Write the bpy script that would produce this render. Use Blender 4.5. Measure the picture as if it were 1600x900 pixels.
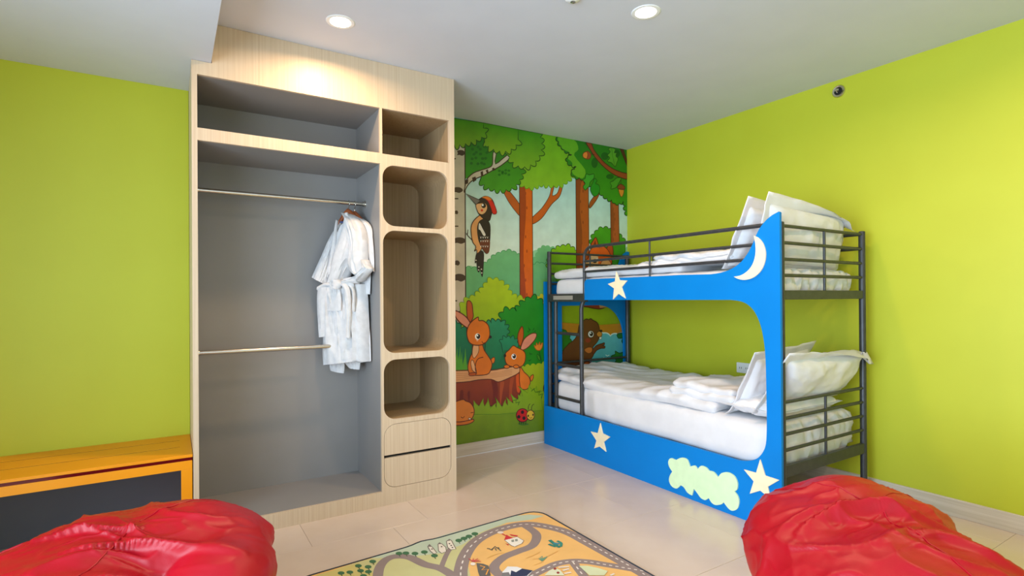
import bpy, bmesh, math, random
from mathutils import Vector, Matrix, noise
from mathutils.geometry import tessellate_polygon

for o in list(bpy.data.objects):
    bpy.data.objects.remove(o, do_unlink=True)
SC = bpy.context.scene
COL = SC.collection
random.seed(7)
PI = math.pi

# ------------------------------------------------------------------ camera
EYE = Vector((0, 0, 1.24))
CR = Vector((0.8467975, -0.53187152, -0.00683219))
CU = Vector((0.00422107, -0.0061248, 0.99997233))
CF = Vector((0.53189865, 0.84680291, 0.0029414))
FOC, CX, CY = 847.48, 800.0, 463.4
cam_data = bpy.data.cameras.new('camera')
cam = bpy.data.objects.new('camera', cam_data)
COL.objects.link(cam)
cam_data.sensor_width = 36.0
cam_data.lens = FOC / 1600 * 36.0
cam_data.shift_y = (CY - 450) / 1600
cam_data.clip_start = 0.05
mw = Matrix.Identity(4)
for i in range(3):
    mw[i][0] = CR[i]; mw[i][1] = CU[i]; mw[i][2] = -CF[i]; mw[i][3] = EYE[i]
cam.matrix_world = mw
SC.camera = cam

# ------------------------------------------------------------------ world, light, exposure
SC.view_settings.view_transform = 'Standard'
SC.view_settings.look = 'None'
SC.view_settings.gamma = 1.0
SC.view_settings.use_curve_mapping = False
SC.view_settings.exposure = 0.0
world = bpy.data.worlds.new('sky')
SC.world = world
world.use_nodes = True
bg = world.node_tree.nodes['Background']
bg.inputs['Color'].default_value = (0.75, 0.87, 1.0, 1)
bg.inputs['Strength'].default_value = 1.5

def area_light(name, loc, direction, sx, sy, power, color, spread=180):
    l = bpy.data.lights.new(name, 'AREA')
    l.shape = 'RECTANGLE'; l.size = sx; l.size_y = sy
    l.energy = power; l.color = color; l.spread = math.radians(spread)
    o = bpy.data.objects.new(name, l); COL.objects.link(o)
    o.location = loc
    o.rotation_euler = Vector(direction).to_track_quat('-Z', 'Y').to_euler()
    return o
DAY = 130.0
area_light('window_daylight', (-1.62, 0.45, 1.20), (1, 0.10, 0.0), 2.9, 2.0, DAY, (0.66, 0.83, 1.0), 140)
area_light('window_daylight', (0.9, -1.62, 1.45), (0.25, 1, -0.05), 2.3, 1.5, DAY * 0.07, (0.80, 0.90, 1.0))
LAMP_POWER = 14.0
LAMP_COLOR = (1.0, 0.66, 0.36)

# ------------------------------------------------------------------ helpers
def lin(c):
    out = []
    for v in c[:3]:
        v = v / 255.0
        out.append(v / 12.92 if v <= 0.04045 else ((v + 0.055) / 1.055) ** 2.4)
    return (*out, 1.0)

def ray(x, y):
    return CR * ((x - CX) / FOC) - CU * ((y - CY) / FOC) + CF
def on(axis, value, x, y):
    """point of a real plane (axis = value) seen at photograph pixel x, y"""
    d = ray(x, y)
    t = (value - EYE[axis]) / d[axis]
    return EYE + d * t

def mat(name, rgb, rough=0.5, metal=0.0, rgb2=None, scale=(8, 8, 8), detail=3, bump=0.0, bscale=None,
        spec=0.5, coat=0.0, sheen=0.0, contrast=(0.35, 0.65), sub=0.0, rvar=0.0):
    m = bpy.data.materials.new(name); m.use_nodes = True
    nt = m.node_tree; n = nt.nodes; b = n['Principled BSDF']
    b.inputs['Roughness'].default_value = rough
    b.inputs['Metallic'].default_value = metal
    b.inputs['Specular IOR Level'].default_value = spec
    b.inputs['Coat Weight'].default_value = coat
    b.inputs['Sheen Weight'].default_value = sheen
    tc = n.new('ShaderNodeTexCoord')
    mp = n.new('ShaderNodeMapping'); mp.inputs['Scale'].default_value = scale
    nt.links.new(tc.outputs['Object'], mp.inputs['Vector'])
    nz = n.new('ShaderNodeTexNoise'); nz.inputs['Detail'].default_value = detail
    nz.inputs['Scale'].default_value = 1.0
    nt.links.new(mp.outputs['Vector'], nz.inputs['Vector'])
    cr = n.new('ShaderNodeValToRGB')
    cr.color_ramp.elements[0].position = contrast[0]; cr.color_ramp.elements[1].position = contrast[1]
    cr.color_ramp.elements[0].color = lin(rgb)
    cr.color_ramp.elements[1].color = lin(rgb2 or [min(255, v * 1.03) for v in rgb])
    nt.links.new(nz.outputs['Fac'], cr.inputs['Fac'])
    nt.links.new(cr.outputs['Color'], b.inputs['Base Color'])
    if rvar:
        mr = n.new('ShaderNodeMapRange')
        mr.inputs['To Min'].default_value = rough - rvar; mr.inputs['To Max'].default_value = rough + rvar
        nt.links.new(nz.outputs['Fac'], mr.inputs['Value']); nt.links.new(mr.outputs['Result'], b.inputs['Roughness'])
    if bump:
        n2 = n.new('ShaderNodeTexNoise'); n2.inputs['Detail'].default_value = 4
        n2.inputs['Scale'].default_value = 1.0
        mp2 = n.new('ShaderNodeMapping'); mp2.inputs['Scale'].default_value = bscale or scale
        nt.links.new(tc.outputs['Object'], mp2.inputs['Vector']); nt.links.new(mp2.outputs['Vector'], n2.inputs['Vector'])
        bp = n.new('ShaderNodeBump'); bp.inputs['Strength'].default_value = bump; bp.inputs['Distance'].default_value = 0.004
        nt.links.new(n2.outputs['Fac'], bp.inputs['Height']); nt.links.new(bp.outputs['Normal'], b.inputs['Normal'])
    return m

def print_mat(name, rough, bump=0.0, bscale=400, mottle=0.08):
    m = bpy.data.materials.new(name); m.use_nodes = True
    nt = m.node_tree; n = nt.nodes; b = n['Principled BSDF']
    b.inputs['Roughness'].default_value = rough
    at = n.new('ShaderNodeAttribute'); at.attribute_name = 'ink'
    tc = n.new('ShaderNodeTexCoord'); nz = n.new('ShaderNodeTexNoise'); nz.inputs['Scale'].default_value = 9
    nz.inputs['Detail'].default_value = 2
    nt.links.new(tc.outputs['Object'], nz.inputs['Vector'])
    mr = n.new('ShaderNodeMapRange'); mr.inputs['To Min'].default_value = 1 - mottle * 2; mr.inputs['To Max'].default_value = 1 + mottle * 2
    nt.links.new(nz.outputs['Fac'], mr.inputs['Value'])
    mx = n.new('ShaderNodeMix'); mx.data_type = 'RGBA'; mx.blend_type = 'MULTIPLY'
    mx.inputs[0].default_value = 1.0
    nt.links.new(at.outputs['Color'], mx.inputs[6]); nt.links.new(mr.outputs['Result'], mx.inputs[7])
    nt.links.new(mx.outputs[2], b.inputs['Base Color'])
    if bump:
        n2 = n.new('ShaderNodeTexNoise'); n2.inputs['Scale'].default_value = bscale
        nt.links.new(tc.outputs['Object'], n2.inputs['Vector'])
        bp = n.new('ShaderNodeBump'); bp.inputs['Strength'].default_value = bump; bp.inputs['Distance'].default_value = 0.003
        nt.links.new(n2.outputs['Fac'], bp.inputs['Height']); nt.links.new(bp.outputs['Normal'], b.inputs['Normal'])
    return m

def tag(o, label=None, cat=None, group=None, kind=None):
    if label: o['label'] = label
    if cat: o['category'] = cat
    if group: o['group'] = group
    if kind: o['kind'] = kind
    return o

def empty(name, loc, label, cat, group=None):
    o = bpy.data.objects.new(name, None); COL.objects.link(o)
    o.location = loc; o.empty_display_size = 0.1
    tag(o, label, cat, group)
    bpy.context.view_layer.update()
    return o

def parent_to(o, p):
    """parent a world-space mesh object to p keeping it where it stands"""
    off = Vector((0, 0, 0)); q = p
    while q is not None:
        off += q.location; q = q.parent
    o.parent = p
    o.location = o.location - off

class MB:
    """collects shapes given in world coordinates and links them as ONE mesh object"""
    def __init__(s): s.v = []; s.f = []; s.c = []
    def add(s, vs, fs):
        k = len(s.v); s.v += [tuple(v) for v in vs]; s.f += [tuple(i + k for i in f) for f in fs]; return s
    def box(s, x0, x1, y0, y1, z0, z1):
        vs = [(x0, y0, z0), (x1, y0, z0), (x1, y1, z0), (x0, y1, z0), (x0, y0, z1), (x1, y0, z1), (x1, y1, z1), (x0, y1, z1)]
        return s.add(vs, [(0, 3, 2, 1), (4, 5, 6, 7), (0, 1, 5, 4), (1, 2, 6, 5), (2, 3, 7, 6), (3, 0, 4, 7)])
    def slab(s, loops, axis, a, b):
        """polygon with holes (2D loops) extruded along axis from a to b"""
        def P(p, t):
            if axis == 0: return (t, p[0], p[1])
            if axis == 1: return (p[0], t, p[1])
            return (p[0], p[1], t)
        flat = [p for l in loops for p in l]; n = len(flat)
        tris = tessellate_polygon([[Vector((p[0], p[1], 0)) for p in l] for l in loops])
        vs = [P(p, a) for p in flat] + [P(p, b) for p in flat]
        fs = [t for t in tris] + [(t[2] + n, t[1] + n, t[0] + n) for t in tris]
        k = 0
        for l in loops:
            m = len(l)
            for i in range(m):
                j = (i + 1) % m
                fs.append((k + i, k + j, k + j + n, k + i + n))
            k += m
        return s.add(vs, fs)
    def tube(s, path, r, seg=12, caps=True, closed=False):
        path = [Vector(p) for p in path]; n = len(path)
        rad = r if isinstance(r, (list, tuple)) else [r] * n
        vs = []; up = None
        for i, p in enumerate(path):
            if closed: t = path[(i + 1) % n] - path[i - 1]
            else: t = path[min(i + 1, n - 1)] - path[max(i - 1, 0)]
            t.normalize()
            if up is None:
                up = Vector((0, 0, 1)) if abs(t.z) < 0.9 else Vector((0, 1, 0))
            up = (up - t * up.dot(t)).normalized(); w = t.cross(up)
            for k in range(seg):
                a = 2 * PI * k / seg
                vs.append(p + (up * math.cos(a) + w * math.sin(a)) * rad[i])
        fs = []
        for i in range(n if closed else n - 1):
            j = (i + 1) % n
            for k in range(seg):
                l = (k + 1) % seg
                fs.append((i * seg + k, i * seg + l, j * seg + l, j * seg + k))
        if caps and not closed:
            fs.append(tuple(range(seg))[::-1]); fs.append(tuple((n - 1) * seg + k for k in range(seg)))
        return s.add(vs, fs)
    def lathe(s, prof, centre, axis='z', seg=32):
        cx, cy, cz = centre; vs = []; n = len(prof)
        for r, h in prof:
            for k in range(seg):
                a = 2 * PI * k / seg; x, y = r * math.cos(a), r * math.sin(a)
                vs.append((cx + x, cy + y, cz + h) if axis == 'z' else (cx + h, cy + x, cz + y))
        fs = []
        for i in range(n - 1):
            for k in range(seg):
                l = (k + 1) % seg
                fs.append((i * seg + k, i * seg + l, (i + 1) * seg + l, (i + 1) * seg + k))
        fs.append(tuple(range(seg))); fs.append(tuple((n - 1) * seg + k for k in range(seg))[::-1])
        return s.add(vs, fs)
    def build(s, name, m, parent=None, smooth=False, bevel=0.0, angle=40, seg=2):
        me = bpy.data.meshes.new(name)
        if s.v:
            xs = [v[0] for v in s.v]; ys = [v[1] for v in s.v]; zs = [v[2] for v in s.v]
            org = ((min(xs) + max(xs)) / 2, (min(ys) + max(ys)) / 2, min(zs))
        me.from_pydata([(v[0] - org[0], v[1] - org[1], v[2] - org[2]) for v in s.v], [], s.f)
        bm = bmesh.new(); bm.from_mesh(me)
        if not s.c: bmesh.ops.recalc_face_normals(bm, faces=bm.faces)
        bm.to_mesh(me); bm.free()
        if s.c:
            at = me.color_attributes.new('ink', 'FLOAT_COLOR', 'POINT')
            for i, c in enumerate(s.c): at.data[i].color = c
        me.materials.append(m)
        if smooth:
            for p in me.polygons: p.use_smooth = True
        o = bpy.data.objects.new(name, me); COL.objects.link(o); o.location = org
        if bevel:
            b = o.modifiers.new('bevel', 'BEVEL'); b.width = bevel; b.segments = seg; b.limit_method = 'ANGLE'
            b.angle_limit = math.radians(angle); b.use_clamp_overlap = True
        if smooth and smooth != 'all':
            me.set_sharp_from_angle(angle=math.radians(angle))
        if parent is not None: parent_to(o, parent)
        return o

def rrect(x0, x1, y0, y1, r=(0, 0, 0, 0), n=8):
    """rounded rectangle; r = radii bottom-left, bottom-right, top-right, top-left"""
    if not isinstance(r, (tuple, list)): r = (r,) * 4
    pts = []
    for (cx, cy, a0, q) in ((x0 + r[0], y0 + r[0], PI, r[0]), (x1 - r[1], y0 + r[1], 1.5 * PI, r[1]),
                            (x1 - r[2], y1 - r[2], 0, r[2]), (x0 + r[3], y1 - r[3], 0.5 * PI, r[3])):
        if q <= 0: pts.append((cx, cy)); continue
        for i in range(n + 1):
            a = a0 + 0.5 * PI * i / n
            pts.append((cx + q * math.cos(a), cy + q * math.sin(a)))
    return pts

def spline(p, closed=True, n=6):
    """Catmull-Rom curve through points"""
    out = []; m = len(p); rng = m if closed else m - 1
    for i in range(rng):
        if closed: a, b, c, d = p[i - 1], p[i], p[(i + 1) % m], p[(i + 2) % m]
        else: a, b, c, d = p[max(i - 1, 0)], p[i], p[i + 1], p[min(i + 2, m - 1)]
        for k in range(n):
            t = k / n
            out.append(tuple(0.5 * ((2 * b[j]) + (c[j] - a[j]) * t + (2 * a[j] - 5 * b[j] + 4 * c[j] - d[j]) * t * t
                                    + (3 * b[j] - a[j] - 3 * c[j] + d[j]) * t ** 3) for j in range(len(b))))
    if not closed: out.append(tuple(p[-1]))
    return out
# ------------------------------------------------------------------ room constants (metres)
XR, YB, YL, ZC = 3.7166, 3.8246, 3.66, 2.659      # right wall, mural wall, bench wall, ceiling
XL, YF = -1.70, -1.70                             # window walls behind and left of the camera
M = {}
M['lime'] = mat('lime_paint', (188, 194, 42), 0.5, rgb2=(190, 197, 45), scale=(3, 3, 3), bump=0.05, bscale=(160, 160, 160))
M['lime_left'] = M['lime']
M['white'] = mat('ceiling_paint', (206, 210, 222), 0.7, rgb2=(209, 213, 225), scale=(4, 4, 4), bump=0.04, bscale=(120, 120, 120))
M['charcoal'] = mat('charcoal_paint', (84, 84, 92), 0.5, rgb2=(88, 88, 96), scale=(4, 4, 4))
M['tile'] = mat('glazed_tile', (206, 188, 174), 0.2, rgb2=(212, 196, 184), scale=(5, 5, 5), detail=5, contrast=(0.3, 0.7), rvar=0.04)
M['grout'] = mat('grout', (186, 168, 150), 0.8)
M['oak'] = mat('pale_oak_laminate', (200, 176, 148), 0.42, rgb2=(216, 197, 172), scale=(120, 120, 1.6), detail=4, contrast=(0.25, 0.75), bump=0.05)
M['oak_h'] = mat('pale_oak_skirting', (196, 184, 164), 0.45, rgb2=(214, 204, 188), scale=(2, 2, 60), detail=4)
M['oak_shaded'] = mat('oak_laminate_shaded', (152, 128, 94), 0.5, rgb2=(170, 146, 112), scale=(110, 110, 1.6), detail=5, contrast=(0.3, 0.7))  # darker copy of the oak, cubby shade put into its colour
M['grey'] = mat('grey_laminate', (138, 136, 135), 0.45, rgb2=(142, 140, 139), scale=(3, 3, 3))
M['chrome'] = mat('brushed_steel', (205, 200, 190), 0.22, 1.0, scale=(60, 60, 60))
M['blue'] = mat('blue_lacquer', (0, 124, 206), 0.45, spec=0.2, rgb2=(0, 127, 210), scale=(4, 4, 4))
M['cream'] = mat('cream_lacquer', (246, 232, 196), 0.45, scale=(20, 20, 20))
M['mint'] = mat('pale_mint_lacquer', (214, 240, 196), 0.45, scale=(20, 20, 20))
M['steel'] = mat('dark_grey_tube', (62, 64, 68), 0.38, 0.35, rgb2=(70, 72, 76), scale=(30, 30, 30))
M['linen'] = mat('white_cotton', (220, 220, 224), 0.85, rgb2=(225, 225, 229), scale=(12, 12, 12), sheen=0.15, bump=0.12, bscale=(420, 420, 420))
M['robe'] = mat('waffle_towelling', (208, 208, 210), 0.95, rgb2=(218, 218, 220), scale=(30, 30, 30), sheen=0.3, bump=0.6, bscale=(260, 260, 260))
M['red'] = mat('red_leatherette', (166, 0, 24), 0.43, spec=0.4, rgb2=(176, 0, 28), scale=(5, 5, 5), bump=0.06, bscale=(260, 260, 260))
M['orange'] = mat('orange_lacquer', (240, 150, 8), 0.4, rgb2=(244, 156, 14), scale=(5, 5, 5))
M['walnut'] = mat('walnut_stained_wood', (132, 66, 30), 0.4, rgb2=(156, 84, 42), scale=(8, 60, 60), detail=4)
M['plastic'] = mat('white_plastic', (232, 234, 236), 0.35)
M['dark'] = mat('black_recess_shade', (16, 15, 16), 0.7)  # flat black standing in for the shade inside openings
M['slot'] = mat('groove_shade', (90, 66, 30), 0.7)  # brown painted as the shade within the bench-top slots
M['darkred'] = mat('slit_red_reflection', (96, 16, 20), 0.12)  # dark slit with the red bean bag's reflection put into its colour
M['felt'] = print_mat('rug_pile_print', 0.95, 0.35, 420, 0.05)
M['print'] = print_mat('wallpaper_print', 0.5, 0.0, 400, 0.10)

def struct(o, label):
    return tag(o, label, None, None, 'structure')

# floor: a screed slab carrying individual glazed tiles
fl = MB().box(XL - 0.1, XR + 0.1, YF - 0.1, YB + 0.1, -0.08, -0.003).build('floor', M['grout'])
struct(fl, 'floor of glossy beige square tiles in offset rows')
PX, PY = 0.625, 0.615
tile_mesh = None
def clip_tile(x0, x1, y0, y1):
    x0 = max(x0, XL); x1 = min(x1, XR); y0 = max(y0, YF); y1 = min(y1, YB)
    return (x0, x1, y0, y1) if x1 - x0 > 0.02 and y1 - y0 > 0.02 else None
k = -2
while True:
    ya = 2.845 - PY * k; yb = ya + PY
    if yb < YF: break
    offx = 0.594 + (0.42 if k % 2 else 0.0)
    for i in range(-6, 8):
        r = clip_tile(offx + i * PX, offx + (i + 1) * PX, ya, yb)
        if r is None: continue
        g = 0.0007
        full = abs(r[1] - r[0] - PX) < 1e-6 and abs(r[3] - r[2] - PY) < 1e-6
        if full and tile_mesh is not None:
            o = bpy.data.objects.new('tile', tile_mesh); COL.objects.link(o)
            o.location = ((r[0] + r[1]) / 2, (r[2] + r[3]) / 2, -0.0045)
            b = o.modifiers.new('bevel', 'BEVEL'); b.width = 0.0008; b.segments = 1
            parent_to(o, fl)
        else:
            o = MB().box(r[0] + g, r[1] - g, r[2] + g, r[3] - g, -0.0045, 0.0).build('tile', M['tile'], fl, bevel=0.0008, seg=1)
            if full: tile_mesh = o.data
    k += 1

struct(MB().box(XL - 0.1, XR + 0.1, YF - 0.1, YB + 0.1, ZC, ZC + 0.1).build('ceiling', M['white']), 'flat white painted ceiling')
struct(MB().box(1.50, XR + 0.1, YB, YB + 0.1, -0.08, ZC).build('wall_back', M['lime']), 'back wall behind the forest mural')
struct(MB().box(XR, XR + 0.1, YF - 0.1, YB, -0.08, ZC).build('wall_right', M['lime']), 'lime green wall behind the bunk bed')
wl = MB().box(XL, 0.088, YL, YL + 0.1, 0.459, ZC)
struct(wl.build('wall_alcove', M['lime_left']), 'lime green wall above the orange bench left of the wardrobe')
struct(MB().box(XL, 0.088, YL, YL + 0.1, -0.08, 0.459).build('wall_alcove_lower', M['charcoal']), 'charcoal painted lower wall under the orange bench')
struct(MB().box(0.088, 1.50, YB, YB + 0.1, -0.08, ZC).build('wall_behind_wardrobe', M['lime']), 'wall hidden behind the wardrobe')
struct(MB().box(XL, 0.178, YF, YL, 2.456, ZC).build('trim_1', M['white'], bevel=0.001), 'white boxed-in soffit dropping below the ceiling at the left')
# window walls behind the camera (each with an opening)
def window_wall(name, axis, at, lo, hi, w0, w1, z0, z1, label, wname):
    loops = [[(lo, -0.08), (hi, -0.08), (hi, ZC), (lo, ZC)], [(w0, z0), (w0, z1), (w1, z1), (w1, z0)]]
    struct(MB().slab(loops, axis, at - 0.1, at).build(name, M['lime']), label)
    m = MB()
    for a, b, c, d in ((w0, w1, z0, z0 + 0.05), (w0, w1, z1 - 0.05, z1), (w0, w0 + 0.05, z0, z1), (w1 - 0.05, w1, z0, z1),
                       ((w0 + w1) / 2 - 0.025, (w0 + w1) / 2 + 0.025, z0, z1)):
        if axis == 0: m.box(at - 0.07, at - 0.03, a, b, c, d)
        else: m.box(a, b, at - 0.07, at - 0.03, c, d)
    f = m.build(wname, M['plastic'], bevel=0.002); struct(f, 'white framed window behind the camera')
    return f
window_wall('wall_left', 0, XL, YF - 0.1, YL, -1.05, 1.95, 0.15, 2.25, 'lime green window wall left of the camera', 'window_1')
window_wall('wall_front', 1, YF, XL - 0.1, XR, -0.4, 2.2, 0.65, 2.25, 'lime green window wall behind the camera', 'window_2')
# skirtings
struct(MB().box(1.556, XR - 0.013, YB - 0.012, YB - 0.0005, 0.0, 0.098).build('baseboard_back', M['oak_h'], bevel=0.002), 'pale wood skirting under the mural')
struct(MB().box(XR - 0.012, XR - 0.0005, YF, YB - 0.0005, 0.0, 0.100).build('baseboard_right', M['oak_h'], bevel=0.002), 'pale wood skirting along the right wall')
struct(MB().box(1.556, XR - 0.013, YB - 0.0165, YB - 0.0125, 0.0, 0.006).build('trim_2', M['plastic'], bevel=0.001), 'thin pale sealant line under the skirting')

# ------------------------------------------------------------------ ceiling and wall fittings
def downlight(x, y, label):
    t = empty('ceiling_downlight', (x, y, ZC), label, 'ceiling light', 'recessed ceiling downlights')
    MB().lathe([(0.050, -0.002), (0.066, -0.004), (0.070, -0.003), (0.072, -0.0005), (0.072, 0.0)], (x, y, ZC), seg=40).build('trim_ring', M['plastic'], t, smooth=True)
    em = bpy.data.materials.get('lamp_lens')
    if em is None:
        em = bpy.data.materials.new('lamp_lens'); em.use_nodes = True
        b = em.node_tree.nodes['Principled BSDF']; b.inputs['Emission Color'].default_value = (1, 0.86, 0.68, 1)
        b.inputs['Emission Strength'].default_value = 7.0; b.inputs['Base Color'].default_value = (1, 0.95, 0.9, 1)
    MB().lathe([(0.0005, -0.0075), (0.03, -0.007), (0.045, -0.0055), (0.051, -0.004), (0.051, 0.0)], (x, y, ZC), seg=40).build('lens', em, t, smooth=True)
    l = bpy.data.lights.new('lamp_beam', 'AREA'); l.shape = 'DISK'; l.size = 0.09; l.energy = LAMP_POWER; l.color = LAMP_COLOR
    l.spread = math.radians(165)
    o = bpy.data.objects.new('lamp_beam', l); COL.objects.link(o); o.location = (x, y, ZC - 0.012); parent_to(o, t)
downlight(0.738, 2.806, 'round warm ceiling downlight in front of the wardrobe top')
downlight(2.006, 1.923, 'round warm ceiling downlight in mid ceiling, to the right')
downlight(2.75, 0.45, 'round warm ceiling downlight out of frame near the right wall')
sd = empty('ceiling_sprinkler', (1.615, 2.012, ZC), 'small round white fitting on the ceiling cut by the top edge', 'sprinkler')
MB().lathe([(0.012, -0.016), (0.030, -0.012), (0.038, -0.004), (0.040, 0.0)], (1.615, 2.012, ZC)).build('escutcheon', M['plastic'], sd, smooth=True)
MB().lathe([(0.006, -0.022), (0.012, -0.021), (0.010, -0.016)], (1.615, 2.012, ZC), seg=16).build('sprinkler_head', M['chrome'], sd, smooth=True)
sp = empty('wall_sprinkler', (XR, 1.865, 2.582), 'round chrome sidewall sprinkler high on the right wall', 'sprinkler')
c0 = (XR, 1.865, 2.582)
MB().lathe([(0.024, -0.004), (0.026, -0.010), (0.036, -0.012), (0.041, -0.006), (0.041, 0.0)], c0, 'x', 36).build('escutcheon', M['chrome'], sp, smooth=True)
MB().lathe([(0.0005, -0.0045), (0.026, -0.0043), (0.026, -0.0035)], c0, 'x', 30).build('cup', M['dark'], sp)
m = MB().tube([(XR, 1.865, 2.582), (XR - 0.022, 1.865, 2.582)], [0.010, 0.007], 14)
m.tube([(XR - 0.012, 1.865, 2.594), (XR - 0.030, 1.865, 2.592), (XR - 0.036, 1.865, 2.582), (XR - 0.030, 1.865, 2.572), (XR - 0.012, 1.865, 2.570)], 0.003, 8)
m.box(XR - 0.036, XR - 0.033, 1.850, 1.880, 2.578, 2.590)
m.build('sprinkler_head', M['chrome'], sp, smooth=True)
ou = empty('wall_outlet', (XR, 2.575, 0.655), 'white double wall socket on the lime wall above the lower bunk', 'outlet')
MB().slab([rrect(2.513, 2.638, 0.654, 0.732, 0.006)], 0, XR - 0.008, XR).build('faceplate', M['plastic'], ou, bevel=0.002)
for yy in (2.548, 2.602):
    so = MB().slab([rrect(yy - 0.021, yy + 0.021, 0.672, 0.714, 0.004)], 0, XR - 0.0105, XR - 0.008).build('socket', M['plastic'], ou, bevel=0.001)
    m = MB()
    for dy in (-0.008, 0.008): m.box(XR - 0.0112, XR - 0.0105, yy + dy - 0.0018, yy + dy + 0.0018, 0.686, 0.699)
    m.build('socket_slot', M['dark'], so)

# ------------------------------------------------------------------ wardrobe
WX0, WX1, WY0, WYB = 0.090, 1.555, 3.165, 3.655
wd = empty('wardrobe', (0.82, 3.4, 0), 'tall open wardrobe in pale oak with grey hanging bay and rounded cubbies', 'wardrobe')
BAY = (0.115, 1.062, 0.085, 2.052); TOPB = (0.115, 1.062, 2.115, 2.386); TOPR = (1.076, 1.518, 2.113, 2.386)
C1 = (1.077, 1.509, 1.682, 2.050); C2 = (1.077, 1.509, 0.912, 1.655); C3 = (1.077, 1.512, 0.512, 0.873); DR = (1.075, 1.519, 0.100, 0.484)
outer = [(WX0, 0), (WX1, 0), (WX1, ZC - 0.001), (0.181, ZC - 0.001), (0.181, 2.4545), (WX0, 2.4545)]
R_ = 0.075
loops = [outer] + [rrect(*b) for b in (BAY, TOPB, TOPR)] + [rrect(*b, R_) for b in (C1, C2, C3, DR)]
MB().slab(loops, 1, WY0, WY0 + 0.020).build('face_frame', M['oak'], wd, bevel=0.001, seg=1)
ya = WY0 + 0.020
MB().slab([[(ya, 0), (YL, 0), (YL, 2.4545), (ya, 2.4545)]], 0, WX0, WX0 + 0.012).build('side_panel', M['oak'], wd)
MB().slab([[(ya, 0), (YB - 0.001, 0), (YB - 0.001, ZC - 0.002), (ya, ZC - 0.002)]], 0, WX1 - 0.018, WX1).build('side_panel', M['oak'], wd)
# grey hanging bay
MB().box(BAY[0] - 0.012, BAY[0], ya, WYB, 0.06, 2.40).build('bay_side', M['grey'], wd)
MB().box(BAY[1], BAY[1] + 0.006, ya, WYB, 0.06, 2.40).build('bay_side', M['grey'], wd)
MB().box(BAY[0] - 0.012, BAY[1] + 0.006, WYB, WYB + 0.010, 0.0, 2.42).build('back_panel', M['grey'], wd)
MB().box(BAY[0], BAY[1], ya, WYB, 0.0, BAY[2]).build('bay_floor', M['grey'], wd)
MB().box(BAY[0], BAY[1], ya, WYB, BAY[3], TOPB[2]).build('shelf', M['grey'], wd)
MB().box(BAY[0], BAY[1], ya, WYB, TOPB[3], TOPB[3] + 0.02).build('top_panel', M['grey'], wd)
def cubby(b, r, depth=0.47, m=M['oak_shaded']):
    loop = rrect(*b, r, n=10) if r else rrect(*b)
    n = len(loop); vs = []; fs = []
    g = 0.006; cx, cz = (b[0] + b[1]) / 2, (b[2] + b[3]) / 2
    ol = [(cx + (p[0] - cx) * (1 + g / (b[1] - cx)), cz + (p[1] - cz) * (1 + g / (b[3] - cz))) for p in loop]
    y0, y1 = ya, ya + depth
    for l, y in ((loop, y0), (loop, y1), (ol, y1 + 0.006), (ol, y0)):
        vs += [(p[0], y, p[1]) for p in l]
    for q in range(3):
        if q == 1: continue
        for i in range(n):
            j = (i + 1) % n; fs.append((q * n + i, q * n + j, (q + 1) * n + j, (q + 1) * n + i))
    for i in range(n):
        j = (i + 1) % n; fs.append((3 * n + i, 3 * n + j, j, i))
    fs.append(tuple(n + i for i in range(n))); fs.append(tuple(2 * n + i for i in range(n)))
    return MB().add(vs, fs).build('cubby', m, wd, smooth=True, angle=30)
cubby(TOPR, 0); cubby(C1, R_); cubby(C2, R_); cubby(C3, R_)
MB().slab([rrect(*DR, R_)], 1, ya + 0.004, ya + 0.03).build('drawer_gap_shade', M['dark'], wd)  # black sheet painted as the shade behind the drawer gap
g = 0.0022
tag(MB().slab([rrect(DR[0] + g, DR[1] - g, 0.300, DR[3] - g, (0, 0, R_ - g, R_ - g))], 1, WY0 + 0.001, WY0 + 0.021).build('drawer', M['oak'], wd, bevel=0.001), 'upper drawer front with rounded top corners')
tag(MB().slab([rrect(DR[0] + g, DR[1] - g, DR[2] + g, 0.283, (R_ - g, R_ - g, 0, 0))], 1, WY0 + 0.001, WY0 + 0.021).build('drawer', M['oak'], wd, bevel=0.001), 'lower drawer front with rounded bottom corners')
RY = 3.465
for z in (1.852, 0.948):
    rl = MB().tube([(BAY[0], RY, z), (BAY[1], RY, z)], 0.0125, 20).build('clothes_rail', M['chrome'], wd, smooth=True)
    for x, s in ((BAY[0], 1), (BAY[1], -1)):
        MB().lathe([(0.024, 0.0), (0.024, s * 0.004), (0.017, s * 0.006), (0.016, s * 0.016)], (x, RY, z), 'x', 24).build('rail_flange', M['chrome'], rl, smooth=True)

# ------------------------------------------------------------------ orange bench
be = empty('bench', (-0.8, 3.4, 0), 'orange lacquered wall bench with slotted top left of the wardrobe', 'bench')
BY = 3.170
slots = [[(-1.6, y), (0.035, y), (0.035, y + 0.007), (-1.6, y + 0.007)] for y in (3.36, 3.52)]
MB().slab([[(XL + 0.001, BY), (0.088, BY), (0.088, YL - 0.001), (XL + 0.001, YL - 0.001)]] + slots, 2, 0.452, 0.466).build('bench_top', M['orange'], be, bevel=0.001, seg=1)
for y in (3.36, 3.52):
    MB().box(-1.599, 0.0345, y + 0.0003, y + 0.0067, 0.4525, 0.4655).build('slot_shade', M['slot'], be)  # dark strips filling the slots in place of their shade
MB().box(XL + 0.001, 0.086, BY + 0.003, YL - 0.002, 0.437, 0.4515).build('reveal_strip', M['darkred'], be)  # glossy maroon stands in for a dark slit mirroring the bean bag
MB().box(XL + 0.001, 0.086, BY, BY + 0.03, 0.393, 0.4365).build('apron', M['orange'], be, bevel=0.001)
MB().box(0.038, 0.086, BY, BY + 0.03, 0.0, 0.393).build('leg', M['orange'], be, bevel=0.001)
MB().box(XL + 0.001, XL + 0.05, BY, BY + 0.03, 0.0, 0.393).build('leg', M['orange'], be, bevel=0.001)
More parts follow.
